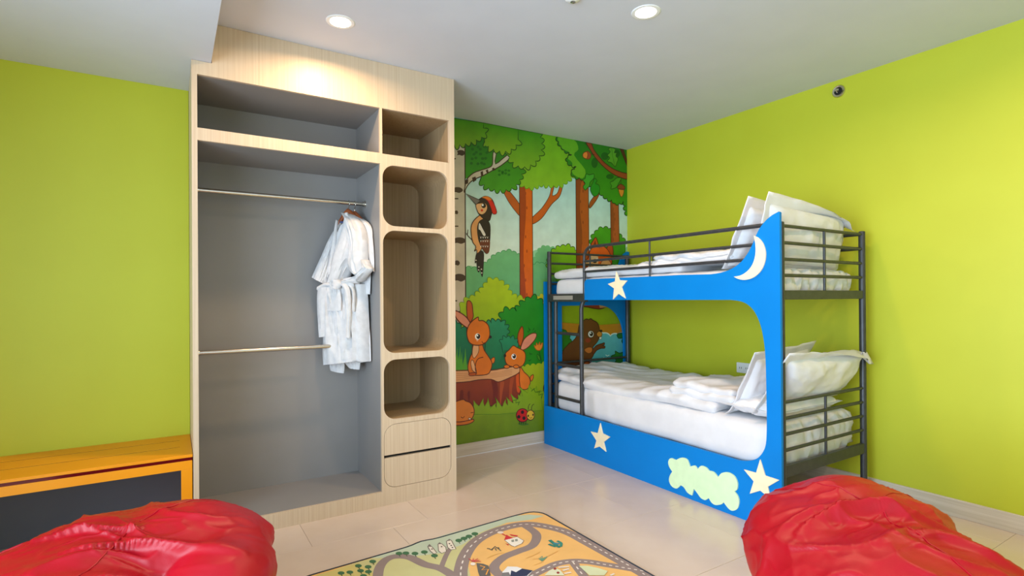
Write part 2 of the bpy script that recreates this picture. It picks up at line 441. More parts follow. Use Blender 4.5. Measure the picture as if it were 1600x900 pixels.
MB().box(0.056, 0.086, BY + 0.03, YL - 0.002, 0.0, 0.437).build('end_panel', M['orange'], be, bevel=0.001)
# ------------------------------------------------------------------ bunk bed
bed = empty('bunk_bed', (3.15, 2.72, 0), 'dark steel bunk bed with blue wave-cut side panel, stars, moon and cloud', 'bunk bed')
FX = 2.690                                       # outer face of the blue side panel
P0, P1 = 3.780, 1.652                            # foot and head ends
def yz(x, y):                                    # panel-plane point
    p = on(0, FX, x, y); return (p.y, p.z)
# side panel outline in (Y, Z)
upper = [(3.235, 1.222), (3.235, 1.345)] + [(3.235 - 0.035 * (1 - math.cos(a)), 1.345 + 0.035 * math.sin(a)) for a in (0.4, 0.8, 1.2, 1.57)]
upper += [(3.10, 1.380), (2.80, 1.379), (2.50, 1.378), (2.30, 1.378)]
wave = [yz(1110, 428.5), yz(1126, 426), yz(1142, 420.5), yz(1157, 410), yz(1168, 396), yz(1176, 381), yz(1182, 366), yz(1188, 355), yz(1197, 344), yz(1206, 336.5), yz(1214, 332)]
upper += spline(wave, False, 4)
out = upper + [(1.656, 1.683), (1.652, 1.678), (1.652, 0.0), (P0, 0.0), (P0, 0.325)]
lowtop = [(P0, 0.325)]
inner = [(3.0, 0.3245), (2.5, 0.3235), (2.05, 0.322)]
curve2 = [(1.98, 0.3215), (1.905, 0.322), (1.845, 0.334), (1.795, 0.358), (1.762, 0.395), (1.742, 0.44), (1.735, 0.50), (1.733, 0.60)]
curve3 = [(1.733, 0.60), (1.735, 0.80), (1.739, 0.93), (1.748, 1.01), (1.765, 1.085), (1.795, 1.150), (1.835, 1.192), (1.885, 1.214), (1.950, 1.222)]
poly = out[:-1] + [(P0, 0.325)] + inner + spline(curve2, False, 4) + spline(curve3, False, 4)[1:]
MB().slab([poly], 0, FX, FX + 0.018).build('side_panel', M['blue'], bed, bevel=0.0015, seg=1)
def applique(name, pts, m, label=None, smooth=False):
    l = [yz(*p) for p in pts]
    if smooth: l = spline(l, True, 6)
    o = MB().slab([l], 0, FX - 0.009, FX).build(name, m, bed, bevel=0.0015, seg=1)
    if label: o['label'] = label
    return o
def zoomed(ox, oy, s, pts): return [(ox + x / s, oy + y / s) for x, y in pts]
z4 = (840, 560, 3.4625); z3 = (840, 340, 3.75)
applique('star', zoomed(*z4, [(343, 348), (356, 405), (396, 425), (362, 452), (375, 505), (340, 476), (310, 486), (322, 444), (291, 395), (329, 404)]), M['cream'], 'small cream star on the lower board')
applique('star', zoomed(*z3, [(464, 315), (484, 366), (529, 369), (497, 408), (520, 474), (479, 446), (446, 480), (452, 415), (415, 389), (457, 374)]), M['cream'], 'cream star on the upper board')
applique('star', zoomed(*z4, [(1208, 545), (1236, 633), (1311, 658), (1250, 693), (1266, 760), (1209, 714), (1152, 731), (1173, 664), (1120, 600), (1186, 618)]), M['cream'], 'large cream star by the head end')
zm = (1130, 300, 5.29)
moon = spline([(260, 362), (300, 382), (335, 425), (354, 480), (357, 535), (345, 595), (318, 650), (280, 690), (235, 716), (180, 727), (130, 718), (95, 700)], False, 4)[:-1]
moon += spline([(95, 700), (150, 690), (200, 660), (240, 615), (264, 560), (275, 500), (274, 440), (268, 400), (260, 362)], False, 4)[:-1]
applique('moon', zoomed(*zm, moon), M['cream'], 'cream crescent moon')
zc = (900, 700, 4.5)
cl = [(655, 95), (672, 70), (708, 84), (745, 67), (785, 78), (808, 130), (840, 122), (862, 148), (885, 124), (920, 135), (940, 158), (975, 168), (1005, 205),
      (1030, 175), (1075, 170), (1118, 195), (1142, 245), (1138, 290), (1120, 302), (1145, 340), (1153, 380), (1140, 425), (1108, 439), (1080, 425), (1045, 380), (1025, 395), (985, 398), (958, 380), (940, 350),
      (915, 364), (885, 350), (862, 320), (835, 284), (822, 332), (790, 312), (765, 275), (742, 260), (715, 283), (680, 268), (661, 230), (665, 195), (683, 165), (662, 130)]
def arcs(pts):
    """smooth runs between the cloud's notches"""
    notch = {(708, 84), (808, 130), (862, 148), (940, 158), (1005, 205), (1120, 302), (1045, 380), (940, 350), (835, 284), (742, 260), (683, 165), (822, 332)}
    runs = []; cur = []
    st = next(i for i, p in enumerate(pts) if p in notch)
    seq = pts[st:] + pts[:st] + [pts[st]]
    for p in seq:
        cur.append(p)
        if p in notch and len(cur) > 1: runs.append(cur); cur = [p]
    out = []
    for r in runs: out += spline(r, False, 5)[:-1]
    return out
applique('cloud', zoomed(*zc, arcs(cl)), M['mint'], 'pale green wavy cloud')
# foot-end panel, an arch-cut board against the mural
FYp = 3.790
fo = [(2.712, 0.0), (3.705, 0.0), (3.705, 1.675), (3.68, 1.675), (3.645, 1.655), (3.61, 1.62), (3.575, 1.545), (3.545, 1.47), (3.49, 1.42), (3.40, 1.392), (3.20, 1.38), (2.712, 1.38)]
fi = spline([(3.34, 1.170), (3.44, 1.150), (3.53, 1.095), (3.595, 1.01), (3.625, 0.91), (3.632, 0.80)], False, 4) + [(3.632, 0.36), (2.895, 0.36), (2.895, 1.170)]
MB().slab([fo, fi[::-1]], 1, FYp, FYp + 0.018).build('foot_panel', M['blue'], bed, bevel=0.001, seg=1)
# tubes
def tube(name, path, r, seg=14, par=bed):
    return MB().tube(path, r, seg).build(name, M['steel'], par, smooth=True)
FXI, BXh, BXf = 2.735, 3.590, 3.640
YF_, YH_ = 3.752, 1.675
for (x, y) in ((FXI, YF_), (FXI, YH_), (BXf, YF_), (BXh, YH_)):
    p = MB().lathe([(0.0185, 0.0), (0.0185, 1.628), (0.017, 1.634), (0.008, 1.637)], (x, y, 0.0), seg=20).build('post', M['steel'], bed, smooth=True)
for y in (YH_,):
    for z in (0.30, 0.33, 1.235, 1.262):
        MB().lathe([(0.004, -0.021), (0.006, -0.0205), (0.006, -0.0175)], (BXh, y, z), 'x', 10).build('bolt', M['chrome'], bed)
def bx(y): return BXf + (BXh - BXf) * (YF_ - y) / (YF_ - YH_)
for y, bxx, up, lo in ((YH_, BXh, (1.616, 1.526, 1.438, 1.352), (0.676, 0.590, 0.505, 0.420)), (YF_, BXf, (1.625, 1.535, 1.447, 1.360), (0.680, 0.590, 0.505, 0.420))):
    for z in up + lo:
        tube('end_rail', [(FXI, y, z), (bxx, y, z)], 0.0095)
    mx_ = (FXI + bxx) / 2
    tube('end_upright', [(mx_, y, 1.26), (mx_, y, up[0])], 0.0075)
    tube('end_upright', [(mx_, y, 0.33), (mx_, y, lo[0])], 0.0075)
    for z0, z1 in ((1.222, 1.272), (0.278, 0.340)):
        MB().box(FXI + 0.01, bxx - 0.005, y - 0.012, y + 0.012, z0, z1).build('end_beam', M['steel'], bed, bevel=0.003)
for z0, z1 in ((1.222, 1.240), (0.278, 0.296)):
    MB().box(FX + 0.0185, FX + 0.048, YH_ + 0.01, YF_ - 0.01, z0, z1).build('side_beam', M['steel'], bed, bevel=0.003)
    MB().slab([[(BXh - 0.012, YH_ + 0.015), (BXh + 0.012, YH_ + 0.015), (BXf + 0.012, YF_ - 0.015), (BXf - 0.012, YF_ - 0.015)]], 2, z0, z1).build('side_beam', M['steel'], bed, bevel=0.003)
    for k in range(12):
        y = 1.80 + k * 0.165
        MB().box(FX + 0.048, bx(y) - 0.012, y - 0.03, y + 0.03, z0 + 0.002, z0 + 0.014).build('slat', M['steel'], bed)
# front guard rail with rounded corner
gx = FX + 0.030
arc = [(gx, 3.272 - 0.085 * (1 - math.cos(a)), 1.545 + 0.085 * math.sin(a)) for a in [i * PI / 2 / 8 for i in range(9)]]
gr = tube('guard_rail', [(gx, 3.272, 1.258), (gx, 3.272, 1.40)] + arc + [(gx, 3.0, 1.628), (gx, 2.5, 1.626), (gx, 1.690, 1.626)], 0.0115)
for z in (1.521, 1.441):
    tube('guard_bar', [(gx, 3.272, z), (gx, 1.690, z + 0.004)], 0.0095)
tube('guard_bar', [(gx, 3.272, 1.345), (gx, 3.20, 1.345)], 0.008)
tube('guard_upright', [(gx, 2.590, 1.26), (gx, 2.590, 1.622)], 0.0065)
# wall-side guard rail
for z in (1.618, 1.530):
    tube('guard_bar', [(bx(3.75), 3.75, z), (bx(1.68), 1.68, z)], 0.0105)
for y in (3.42, 3.36, 2.72, 2.66, 2.06, 2.0):
    tube('guard_upright', [(bx(y), y, 1.25), (bx(y), y, 1.615)], 0.0065)
# ladder at the foot end of the front
lx = FX + 0.036
lad = MB()
tube('ladder_upright', [(lx, 3.652, 0.30), (lx, 3.652, 1.15), (lx + 0.002, 3.652, 1.215)], 0.0165)
tube('ladder_upright', [(lx, 3.318, 0.30), (lx, 3.318, 1.150), (lx + 0.004, 3.314, 1.185), (lx + 0.016, 3.306, 1.222)], 0.0165)
for z in (0.948, 0.688, 0.417):
    tube('ladder_rung', [(lx, 3.652, z), (lx, 3.318, z)], 0.0125)
MB().box(FX + 0.004, FX + 0.045, 3.245, 3.730, 1.208, 1.272).build('ladder_bracket', M['steel'], bed, bevel=0.003)
tag(MB().box(FX + 0.0005, FX + 0.006, 3.385, 3.640, 1.224, 1.257).build('ladder_plate', mat('grey_plastic', (150, 146, 138), 0.5), bed, bevel=0.002), 'pale grey plate on the ladder bracket')

# ------------------------------------------------------------------ bedding
def fbm(p, s, o=4):
    return noise.fractal(Vector(p) * s, 0.9, 2.1, o)
def softbox(name, x0, x1, y0, y1, z0, z1, m, r=0.05, nx=40, ny=90, wr=0.006, fn=None, seed=0.0, nz=6, top_fn=None, parent=None):
    """closed rounded cushion-like block with wrinkled surface"""
    cx, cy, cz = (x0 + x1) / 2, (y0 + y1) / 2, (z0 + z1) / 2
    hx, hy, hz = (x1 - x0) / 2, (y1 - y0) / 2, (z1 - z0) / 2
    r = min(r, hz * 0.999)
    us = [-1 + 2 * i / nx for i in range(nx + 1)]; vs_ = [-1 + 2 * i / ny for i in range(ny + 1)]
    bm = bmesh.new()
    def place(u, v, w):
        q = Vector((u * hx, v * hy, w * hz))
        c = Vector((max(-hx + r, min(hx - r, q.x)), max(-hy + r, min(hy - r, q.y)), max(-hz + r, min(hz - r, q.z))))
        d = q - c
        if d.length > 1e-9: d = d.normalized() * r
        elif r > 0: d = Vector((0, 0, 0))
        p = c + d if d.length > 0 else q
        return Vector((cx, cy, cz)) + p
    grid = {}
    def V(u, v, w):
        k = (round(u, 5), round(v, 5), round(w, 5))
        if k not in grid:
            grid[k] = bm.verts.new(place(u, v, w))
        return grid[k]
    ws = [-1 + 2 * i / nz for i in range(nz + 1)]
    def face(*a):
        try: bm.faces.new(a)
        except ValueError: pass
    for w in (-1, 1):
        for i in range(nx):
            for j in range(ny):
                a = [V(us[i], vs_[j], w), V(us[i + 1], vs_[j], w), V(us[i + 1], vs_[j + 1], w), V(us[i], vs_[j + 1], w)]
                face(*(a if w > 0 else a[::-1]))
    for k in range(nz):
        for i in range(nx):
            for v in (-1, 1):
                a = [V(us[i], v, ws[k]), V(us[i + 1], v, ws[k]), V(us[i + 1], v, ws[k + 1]), V(us[i], v, ws[k + 1])]
                face(*(a if v < 0 else a[::-1]))
        for j in range(ny):
            for u in (-1, 1):
                a = [V(u, vs_[j], ws[k]), V(u, vs_[j + 1], ws[k]), V(u, vs_[j + 1], ws[k + 1]), V(u, vs_[j], ws[k + 1])]
                face(*(a if u > 0 else a[::-1]))
    bm.normal_update()
    for v in bm.verts:
        p = v.co.copy(); nrm = v.normal
        d = 0.0
        if wr:
            q = Vector((p.x * 5 + seed, p.y * 3, p.z * 6))
            d += wr * (fbm(q, 1.0) )
            d += wr * 0.8 * (1 - abs(noise.noise(Vector((p.x * 6 + p.y * 3.5 + seed, p.y * 5 - p.x * 4, p.z * 5))) * 2.2))
        if fn: d += fn(p, nrm)
        v.co = p + nrm * d
        if top_fn: v.co = top_fn(v.co)
        if p.z <= z0 + 0.002 and v.co.z < z0: v.co.z = z0
    bmesh.ops.recalc_face_normals(bm, faces=bm.faces)
    me = bpy.data.meshes.new(name)
    bmesh.ops.translate(bm, verts=bm.verts, vec=(-cx, -cy, -z0))
    bm.to_mesh(me); bm.free()
    for p in me.polygons: p.use_smooth = True
    me.materials.append(m)
    o = bpy.data.objects.new(name, me); COL.objects.link(o); o.location = (cx, cy, z0)
    if parent is not None: parent_to(o, parent)
    return o
def ruffle(p, n):      # gathered sheet corners at the head end
    if n.y < -0.4 and p.y < 1.80:
        return 0.020 * (1 - abs(noise.noise(Vector((p.x * 15, 3.1, p.z * 9 + p.x * 9))) * 2.6)) - 0.012
    return 0.0
def bulge(co):          # the mattress side bulges out to the panel beyond the ladder
    w = max(0.0, min(1.0, (3.28 - co.y) / 0.12)) * max(0.0, min(1.0, (co.y - 1.72) / 0.10))
    if co.x < FX + 0.12: co.x -= 0.030 * w * max(0, min(1, (FX + 0.12 - co.x) / 0.06))
    return co
MX0, MX1 = FX + 0.052, 3.560
tag(softbox('mattress', FX + 0.052, MX1, 1.705, 3.700, 0.300, 0.545, M['linen'], 0.06, fn=ruffle, wr=0.004, seed=1.0, top_fn=bulge), 'thick mattress in white fitted sheet on the lower bunk', 'mattress', 'bunk mattresses')
tag(softbox('mattress', FX + 0.052, MX1, 1.705, 3.690, 1.243, 1.395, M['linen'], 0.05, fn=ruffle, wr=0.004, seed=5.0, top_fn=bulge), 'mattress in white fitted sheet on the upper bunk', 'mattress', 'bunk mattresses')
def rumple(p, n):
    if n.z < 0.1: return 0.0
    a = noise.noise(Vector((p.x * 2.2 + p.y * 1.1, p.y * 1.7 - p.x * 1.2, 0.3)))
    b = 1 - abs(noise.noise(Vector((p.x * 5 + p.y * 4.0, p.y * 2.0, 1.7))) * 2.4)
    c = 1 - abs(noise.noise(Vector((p.x * 9.0 + p.y * 7, p.y * 3 - p.x, 4.7))) * 2.4)
    return 0.018 * a + 0.022 * max(-0.3, b) + 0.010 * c
def shape_low(co):
    # the duvet dips towards the middle of the bunk and puffs at its foot end
    t = (3.70 - co.y) / 1.5
    if co.z > 0.55:
        co.z += 0.012 * math.cos(t * 7.0) + 0.012 * max(0, 1 - abs(t) * 4)
        edge = (co.x - 2.78)
        if edge < 0.10: co.z -= 0.015 * (0.10 - edge) / 0.10
    return co
tag(softbox('duvet', FX + 0.050, 3.565, 2.10, 3.715, 0.550, 0.605, M['linen'], 0.027, wr=0.004, fn=rumple, seed=9.0, nx=60, ny=120, top_fn=shape_low, nz=4), 'rumpled white duvet spread over the lower bunk mattress', 'duvet', 'white duvets')
def drape(p, n): return 0.004 * noise.noise(Vector((p.y * 3, p.z * 6 + p.y * 2, 2.2)))
tag(softbox('duvet', FX + 0.050, 3.565, 2.35, 3.705, 1.400, 1.455, M['linen'], 0.027, wr=0.004, fn=rumple, seed=19.0, nx=50, ny=110, nz=4), 'white duvet spread over the upper bunk mattress', 'duvet', 'white duvets')
def folded(name, x0, x1, y0, y1, z0, h, label, seed):
    e = empty(name, ((x0 + x1) / 2, (y0 + y1) / 2, z0), label, 'duvet', 'folded duvets')
    softbox('lower_fold', x0, x1, y0, y1, z0, z0 + h * 0.52, M['linen'], h * 0.25, nx=30, ny=40, wr=0.006, fn=rumple, seed=seed, nz=4, parent=e)
    softbox('upper_fold', x0 + 0.012, x1 - 0.01, y0 + 0.012, y1 - 0.015, z0 + h * 0.50, z0 + h, M['linen'], h * 0.25, nx=30, ny=40, wr=0.006, fn=rumple, seed=seed + 3, nz=4, parent=e)
    return e
folded('folded_duvet', FX + 0.075, 3.25, 1.995, 2.46, 0.600, 0.085, 'white duvet folded flat in the middle of the lower bunk', 31.0)
folded('folded_duvet', FX + 0.060, 3.20, 1.99, 2.60, 1.440, 0.065, 'white duvet folded flat in the middle of the upper bunk', 41.0)

def pillow(centre, ex, ez, w, h, t, label, seed=0.0, flange=0.045, flop=None, sag=0.0, group='bed pillows', rest=-1):
    """flanged pillow: ex along its width, ez along its height, ey = thickness direction"""
    ex = Vector(ex).normalized(); ez = Vector(ez); ez = (ez - ex * ez.dot(ex)).normalized(); ey = ex.cross(ez)
    C = Vector(centre)
    a, b = w / 2, h / 2
    def surf(u, v, side):
        fu = max(0.0, 1 - abs(u) ** 2.4); fv = max(0.0, 1 - abs(v) ** 2.4)
        th = t * 0.5 * (fu * fv) ** 0.42
        pinch = 1 - 0.05 * (abs(u) ** 4) * (1 - abs(v) ** 2) - 0.0
        x = u * a * (1 - 0.045 * (1 - v * v) * abs(u) ** 3) ; z = v * b * (1 - 0.045 * (1 - u * u) * abs(v) ** 3)
        q = Vector((x * 6 + seed, z * 6, side * 3 + seed))
        wv = 0.016 * noise.fractal(q, 0.9, 2.0, 3) * (fu * fv) ** 0.2
        edge = max(abs(u), abs(v))
        wv += 0.013 * edge ** 3 * (1 - abs(noise.noise(Vector((x * 16 + seed, z * 16, 2))) * 2.4)) * (fu * fv) ** 0.15
        y = side * th + wv * (1 if side > 0 else -1)
        return shape(x, y, z)
    def shape(x, y, z):
        y += -sag * (x / a) ** 2
        if flop:
            y, z = flop(x, y, z)
        p = C + ex * x + ey * y + ez * z
        if p.z < rest + 0.03: p.z = rest + 0.03 * math.exp((p.z - rest - 0.03) / 0.03)
        p.x = max(p.x, FX + 0.024)
        return p
    N, K = 36, 28
    vs = []; fs = []
    for side in (1, -1):
        for i in range(N + 1):
            for j in range(K + 1):
                vs.append(surf(-1 + 2 * i / N, -1 + 2 * j / K, side))
    st = (N + 1) * (K + 1)
    for s_ in (0, 1):
        for i in range(N):
            for j in range(K):
                q = [s_ * st + i * (K + 1) + j, s_ * st + (i + 1) * (K + 1) + j, s_ * st + (i + 1) * (K + 1) + j + 1, s_ * st + i * (K + 1) + j + 1]
                fs.append(tuple(q if s_ == 0 else q[::-1]))
    mb = MB().add(vs, fs)
    zmin = min(v[2] for v in mb.v)
    root = empty('pillow', (C.x, C.y, zmin), label, 'pillow', group)
    o = mb.build('cushion', M['linen'], root, smooth='all')
    # flat flange round the cushion
    vs = []; fs = []
    per = []
    n1, n2 = 40, 28
    for i in range(n1): per.append((-1 + 2 * i / n1, -1, 0, -1))
    for i in range(n2): per.append((1, -1 + 2 * i / n2, 1, 0))
    for i in range(n1): per.append((1 - 2 * i / n1, 1, 0, 1))
    for i in range(n2): per.append((-1, 1 - 2 * i / n2, -1, 0))
    n = len(per)
    for lay in range(4):
        f_ = (0.0, 1 / 3, 2 / 3, 1.0)[lay]
        for (u, v, du, dv) in per:
            cu, cv = u, v
            x = u * a * (1 - 0.0); z = v * b
            x = u * a * (1 - 0.045 * (1 - v * v) * abs(u) ** 3) * 0.985; z = v * b * (1 - 0.045 * (1 - u * u) * abs(v) ** 3) * 0.985
            ox = flange * f_ * (du if abs(u) < 1 or du else (1 if u > 0 else -1) * (abs(u) > 0.999))
            oz = flange * f_ * (dv if dv else 0)
            if abs(u) > 0.93: ox = flange * f_ * math.copysign((abs(u) - 0.93) / 0.07 if not du else 1, u)
            if abs(v) > 0.93: oz = flange * f_ * math.copysign((abs(v) - 0.93) / 0.07 if not dv else 1, v)
            wav = 0.010 * f_ * noise.noise(Vector(((x + z) * 9 + seed, (x - z) * 9, 4.0)))
            for sgn in (0.0016, -0.0016):
                vs.append(shape(x + ox, wav + sgn, z + oz))
    for lay in range(3):
        for i in range(n):
            j = (i + 1) % n
            A = lambda L, k, s_: (L * n + k) * 2 + s_
            fs.append((A(lay, i, 0), A(lay, j, 0), A(lay + 1, j, 0), A(lay + 1, i, 0)))
            fs.append((A(lay, i, 1), A(lay + 1, i, 1), A(lay + 1, j, 1), A(lay, j, 1)))
    for i in range(n):
        j = (i + 1) % n
        fs.append((A(3, i, 0), A(3, j, 0), A(3, j, 1), A(3, i, 1)))
    MB().add(vs, fs).build('flange', M['linen'], root, smooth='all')
    return root
def tipflop(x, y, z, zc, k, drop, sign):
    return y, z
# upper bunk: two pillows propped on edge against the head rails
def folder(z0, a0, a1, w):
    """border folded forward about the line z = z0, more and more towards the wall"""
    def f(x, y, z):
        if z > z0:
            q = max(0.0, min(1.0, (x / w + 1) / 2)); a = a0 + (a1 - a0) * q ** 1.5
            d = z - z0; y0 = y
            z = z0 + d * math.cos(a) - 0.0; y = y0 + d * math.sin(a)
            z -= 0.035 * max(0, q - 0.93) / 0.07
        return y, z
    return f
pillow((3.13, 1.775, 1.572), (1, 0.0, -0.03), (0, -0.16, 1), 0.76, 0.33, 0.15, 'white flanged pillow standing against the head rails of the upper bunk', 2.0, flange=0.062, flop=folder(0.15, 0.2, 2.0, 0.38), rest=1.397)
pillow((3.04, 1.955, 1.575), (1, 0.05, -0.03), (0, -0.42, 1), 0.58, 0.36, 0.13, 'white pillow leaning behind another pillow on the upper bunk', 7.0, flange=0.055, rest=1.398)
# lower bunk
pillow((3.08, 1.95, 0.738), (1, 0.05, 0.05), (0, -0.50, 1), 0.58, 0.36, 0.13, 'white flanged pillow leaning second from the lower head rails', 12.0, flange=0.055, rest=0.550)
pillow((3.165, 1.735, 0.775), (1, 0.0, 0.015), (0, -0.62, 1), 0.78, 0.30, 0.17, 'white flanged pillow flopped over the lower head rails', 17.0, flange=0.062, flop=folder(0.14, 0.1, 1.7, 0.39))
pillow((3.08, 1.865, 0.612), (1, 0.02, 0), (0, 1, 0.05), 0.66, 0.28, 0.13, 'white pillow lying flat under two leaning pillows on the lower bunk', 23.0, flange=0.02, rest=0.547)
# ------------------------------------------------------------------ bathrobes on hangers
def vplane(cx, cy, ex, ey):
    n = Vector((-ey, ex, 0)).normalized()
    if n.dot(Vector((cx, cy, 0))) > 0: n = -n
    return (Vector((cx, cy, 0)), Vector((ex, ey, 0)).normalized(), n)
def hit(pl, x, y):
    C, e, n = pl; d = ray(x, y); t = (C - EYE).dot(n) / d.dot(n); return EYE + d * t
def resample(pts, n):
    L = [0.0]
    for a, b in zip(pts, pts[1:]): L.append(L[-1] + math.dist(a, b))
    out = []
    for i in range(n + 1):
        s = L[-1] * i / n; k = 0
        while k < len(pts) - 2 and L[k + 1] < s: k += 1
        t = (s - L[k]) / max(1e-9, L[k + 1] - L[k])
        out.append(tuple(pts[k][j] + (pts[k + 1][j] - pts[k][j]) * t for j in range(len(pts[k]))))
    return out
def cloth(name, pl, L, R, thick, off, parent, m=None, rows=40, cols=20, fold=0.004, ffreq=3.0, seed=0.0, power=0.5):
    """closed padded panel between two edge curves, hung in a vertical plane"""
    Ls = resample(spline(L, False, 5), rows); Rs = resample(spline(R, False, 5), rows)
    n = pl[2]; vs = []; fs = []
    for i in range(rows + 1):
        a = hit(pl, *Ls[i]); b = hit(pl, *Rs[i]); w = (b - a).length
        for k in range(2 * cols):
            if k <= cols: s = k / cols; side = 1
            else: s = 2 - k / cols; side = -1
            q = max(0.0, 1 - (2 * s - 1) ** 2) ** power
            p = a.lerp(b, s)
            th = thick * 0.5 * q * (side)
            f = fold * q * (1 - abs(noise.noise(Vector((s * ffreq * 2 + seed, i / rows * 1.2, seed))) * 2.2)) * 2
            f += 0.35 * fold * noise.noise(Vector((s * 9 + seed, i / rows * 7, 1)))
            p = p + n * (off + th + f)
            if p.x > 1.02: p.x = 1.02 + 0.038 * math.tanh((p.x - 1.02) / 0.038)      # rests against the bay side
            vs.append(p)
    m_ = 2 * cols
    for i in range(rows):
        for k in range(m_):
            l = (k + 1) % m_
            fs.append((i * m_ + k, i * m_ + l, (i + 1) * m_ + l, (i + 1) * m_ + k))
    fs.append(tuple(range(m_))); fs.append(tuple(rows * m_ + k for k in range(m_)))
    return MB().add(vs, fs).build(name, m or M['robe'], parent, smooth=True, angle=60)
def z8(*p): return zoomed(480, 300, 5.63, p)
def z1(*p): return zoomed(480, 380, 4.09, p)
B1 = vplane(0.955, 3.455, 0.62, -0.785)
SL = vplane(*hit(B1, 520, 400).xy, 0.93, -0.37)
SR = vplane(*hit(B1, 562, 400).xy, 0.42, -0.91)
rob = empty('bathrobe', (0.94, 3.45, 0.70), 'white short-sleeved bathrobe with tied belt, front one on the upper rail', 'bathrobe', 'bathrobes on the rail')
cloth('robe_body', B1, z8((385, 262), (300, 330), (262, 420), (235, 560), (205, 740), (195, 810)), z8((400, 205), (500, 280), (545, 420), (500, 560), (425, 650), (372, 750), (375, 810)), 0.10, 0.0, rob, fold=0.012, seed=2)
cloth('sleeve', SL, z8((305, 250), (205, 385), (120, 570), (38, 750)), z8((312, 380), (262, 520), (215, 700), (182, 824)), 0.07, 0.0, rob, fold=0.010, seed=5)
cloth('sleeve', SR, z8((398, 196), (415, 330), (430, 520), (420, 640), (455, 720), (500, 745)), z8((420, 205), (500, 270), (548, 400), (560, 560), (560, 640), (545, 700)), 0.10, 0.025, rob, fold=0.012, seed=8)
cloth('sleeve_cuff', SR, z8((555, 600), (545, 665), (500, 700), (500, 760)), z8((570, 600), (595, 660), (620, 690), (515, 792)), 0.06, 0.035, rob, rows=16, fold=0.010, ffreq=6, seed=11)
cloth('skirt', B1, z1((122, 262), (113, 330), (120, 560), (108, 700)), z1((380, 262), (392, 420), (404, 600), (412, 756)), 0.12, -0.01, rob, fold=0.020, ffreq=4, seed=14)
cloth('skirt_front', B1, z1((135, 300), (135, 560), (128, 700), (132, 772)), z1((250, 268), (280, 480), (310, 620), (342, 748)), 0.06, 0.040, rob, fold=0.014, ffreq=3, seed=21)
cloth('skirt_lining', B1, z1((130, 740), (130, 790), (135, 815)), z1((225, 740), (226, 790), (222, 834)), 0.02, -0.02, rob, rows=10, fold=0.004, seed=23)
cloth('skirt_lining', B1, z1((215, 730), (222, 770), (250, 800)), z1((322, 730), (320, 780), (315, 812)), 0.02, -0.03, rob, rows=10, fold=0.004, seed=25)
cloth('lapel', B1, z8((300, 252), (290, 300), (262, 450), (235, 600), (220, 770)), z8((312, 262), (300, 390), (285, 520), (262, 640), (262, 700)), 0.022, 0.045, rob, fold=0.003, cols=8, seed=31)
cloth('lapel', B1, z8((385, 200), (360, 300), (322, 430), (280, 560), (245, 720), (222, 800)), z8((405, 192), (432, 300), (410, 430), (375, 600), (330, 740), (300, 810)), 0.024, 0.055, rob, fold=0.003, cols=8, seed=33)
cloth('belt', B1, z1((118, 275), (160, 255), (210, 248), (290, 232), (355, 205)), z1((122, 310), (165, 285), (212, 285), (300, 262), (372, 262)), 0.035, 0.065, rob, rows=30, cols=8, fold=0.004, ffreq=2, seed=41)
cloth('belt_knot', B1, z1((208, 240), (200, 262), (212, 290)), z1((262, 236), (275, 262), (262, 295)), 0.045, 0.085, rob, rows=14, cols=10, fold=0.004, seed=43)
cloth('belt_loop', B1, z1((118, 285), (112, 360), (118, 500), (128, 596)), z1((180, 280), (182, 360), (178, 480), (166, 592)), 0.022, 0.075, rob, cols=8, fold=0.004, seed=45)
cloth('belt_loop', B1, z1((262, 262), (285, 310), (298, 450), (296, 594)), z1((300, 258), (325, 310), (330, 450), (326, 600)), 0.022, 0.080, rob, cols=8, fold=0.004, seed=47)
cloth('belt_loop', B1, z1((268, 232), (275, 262), (330, 300), (330, 430)), z1((352, 215), (338, 260), (350, 330), (348, 436)), 0.022, 0.065, rob, cols=8, fold=0.004, seed=48)
cloth('pocket', B1, z1((178, 285), (178, 360), (180, 430)), z1((255, 275), (266, 350), (266, 430)), 0.014, 0.078, rob, cols=10, rows=14, fold=0.002, seed=51, power=0.25)
tag(cloth('care_label', B1, z8((330, 266), (332, 282)), z8((364, 268), (366, 284)), 0.002, 0.052, rob, m=mat('navy_label', (60, 70, 110), 0.7), rows=3, cols=4, fold=0.0), 'small dark collar label')
B2 = vplane(1.005, 3.455, 0.36, -0.933)
rob2 = empty('bathrobe', (1.0, 3.45, 0.72), 'white bathrobe hanging behind the belted one, closest to the cubbies', 'bathrobe', 'bathrobes on the rail')
cloth('robe_body', B2, z8((420, 240), (440, 400), (440, 700), (430, 900)), z8((455, 218), (560, 285), (598, 380), (580, 600), (560, 900)), 0.030, -0.005, rob2, fold=0.004, seed=62)
cloth('sleeve', B2, z8((450, 222), (520, 330), (545, 500), (560, 660)), z8((462, 220), (560, 290), (600, 400), (622, 560), (626, 705)), 0.045, 0.000, rob2, fold=0.004, seed=64)
cloth('skirt', B2, z1((340, 300), (360, 500), (330, 640), (300, 770)), z1((372, 290), (392, 480), (408, 620), (413, 752)), 0.03, -0.01, rob2, fold=0.006, seed=66)

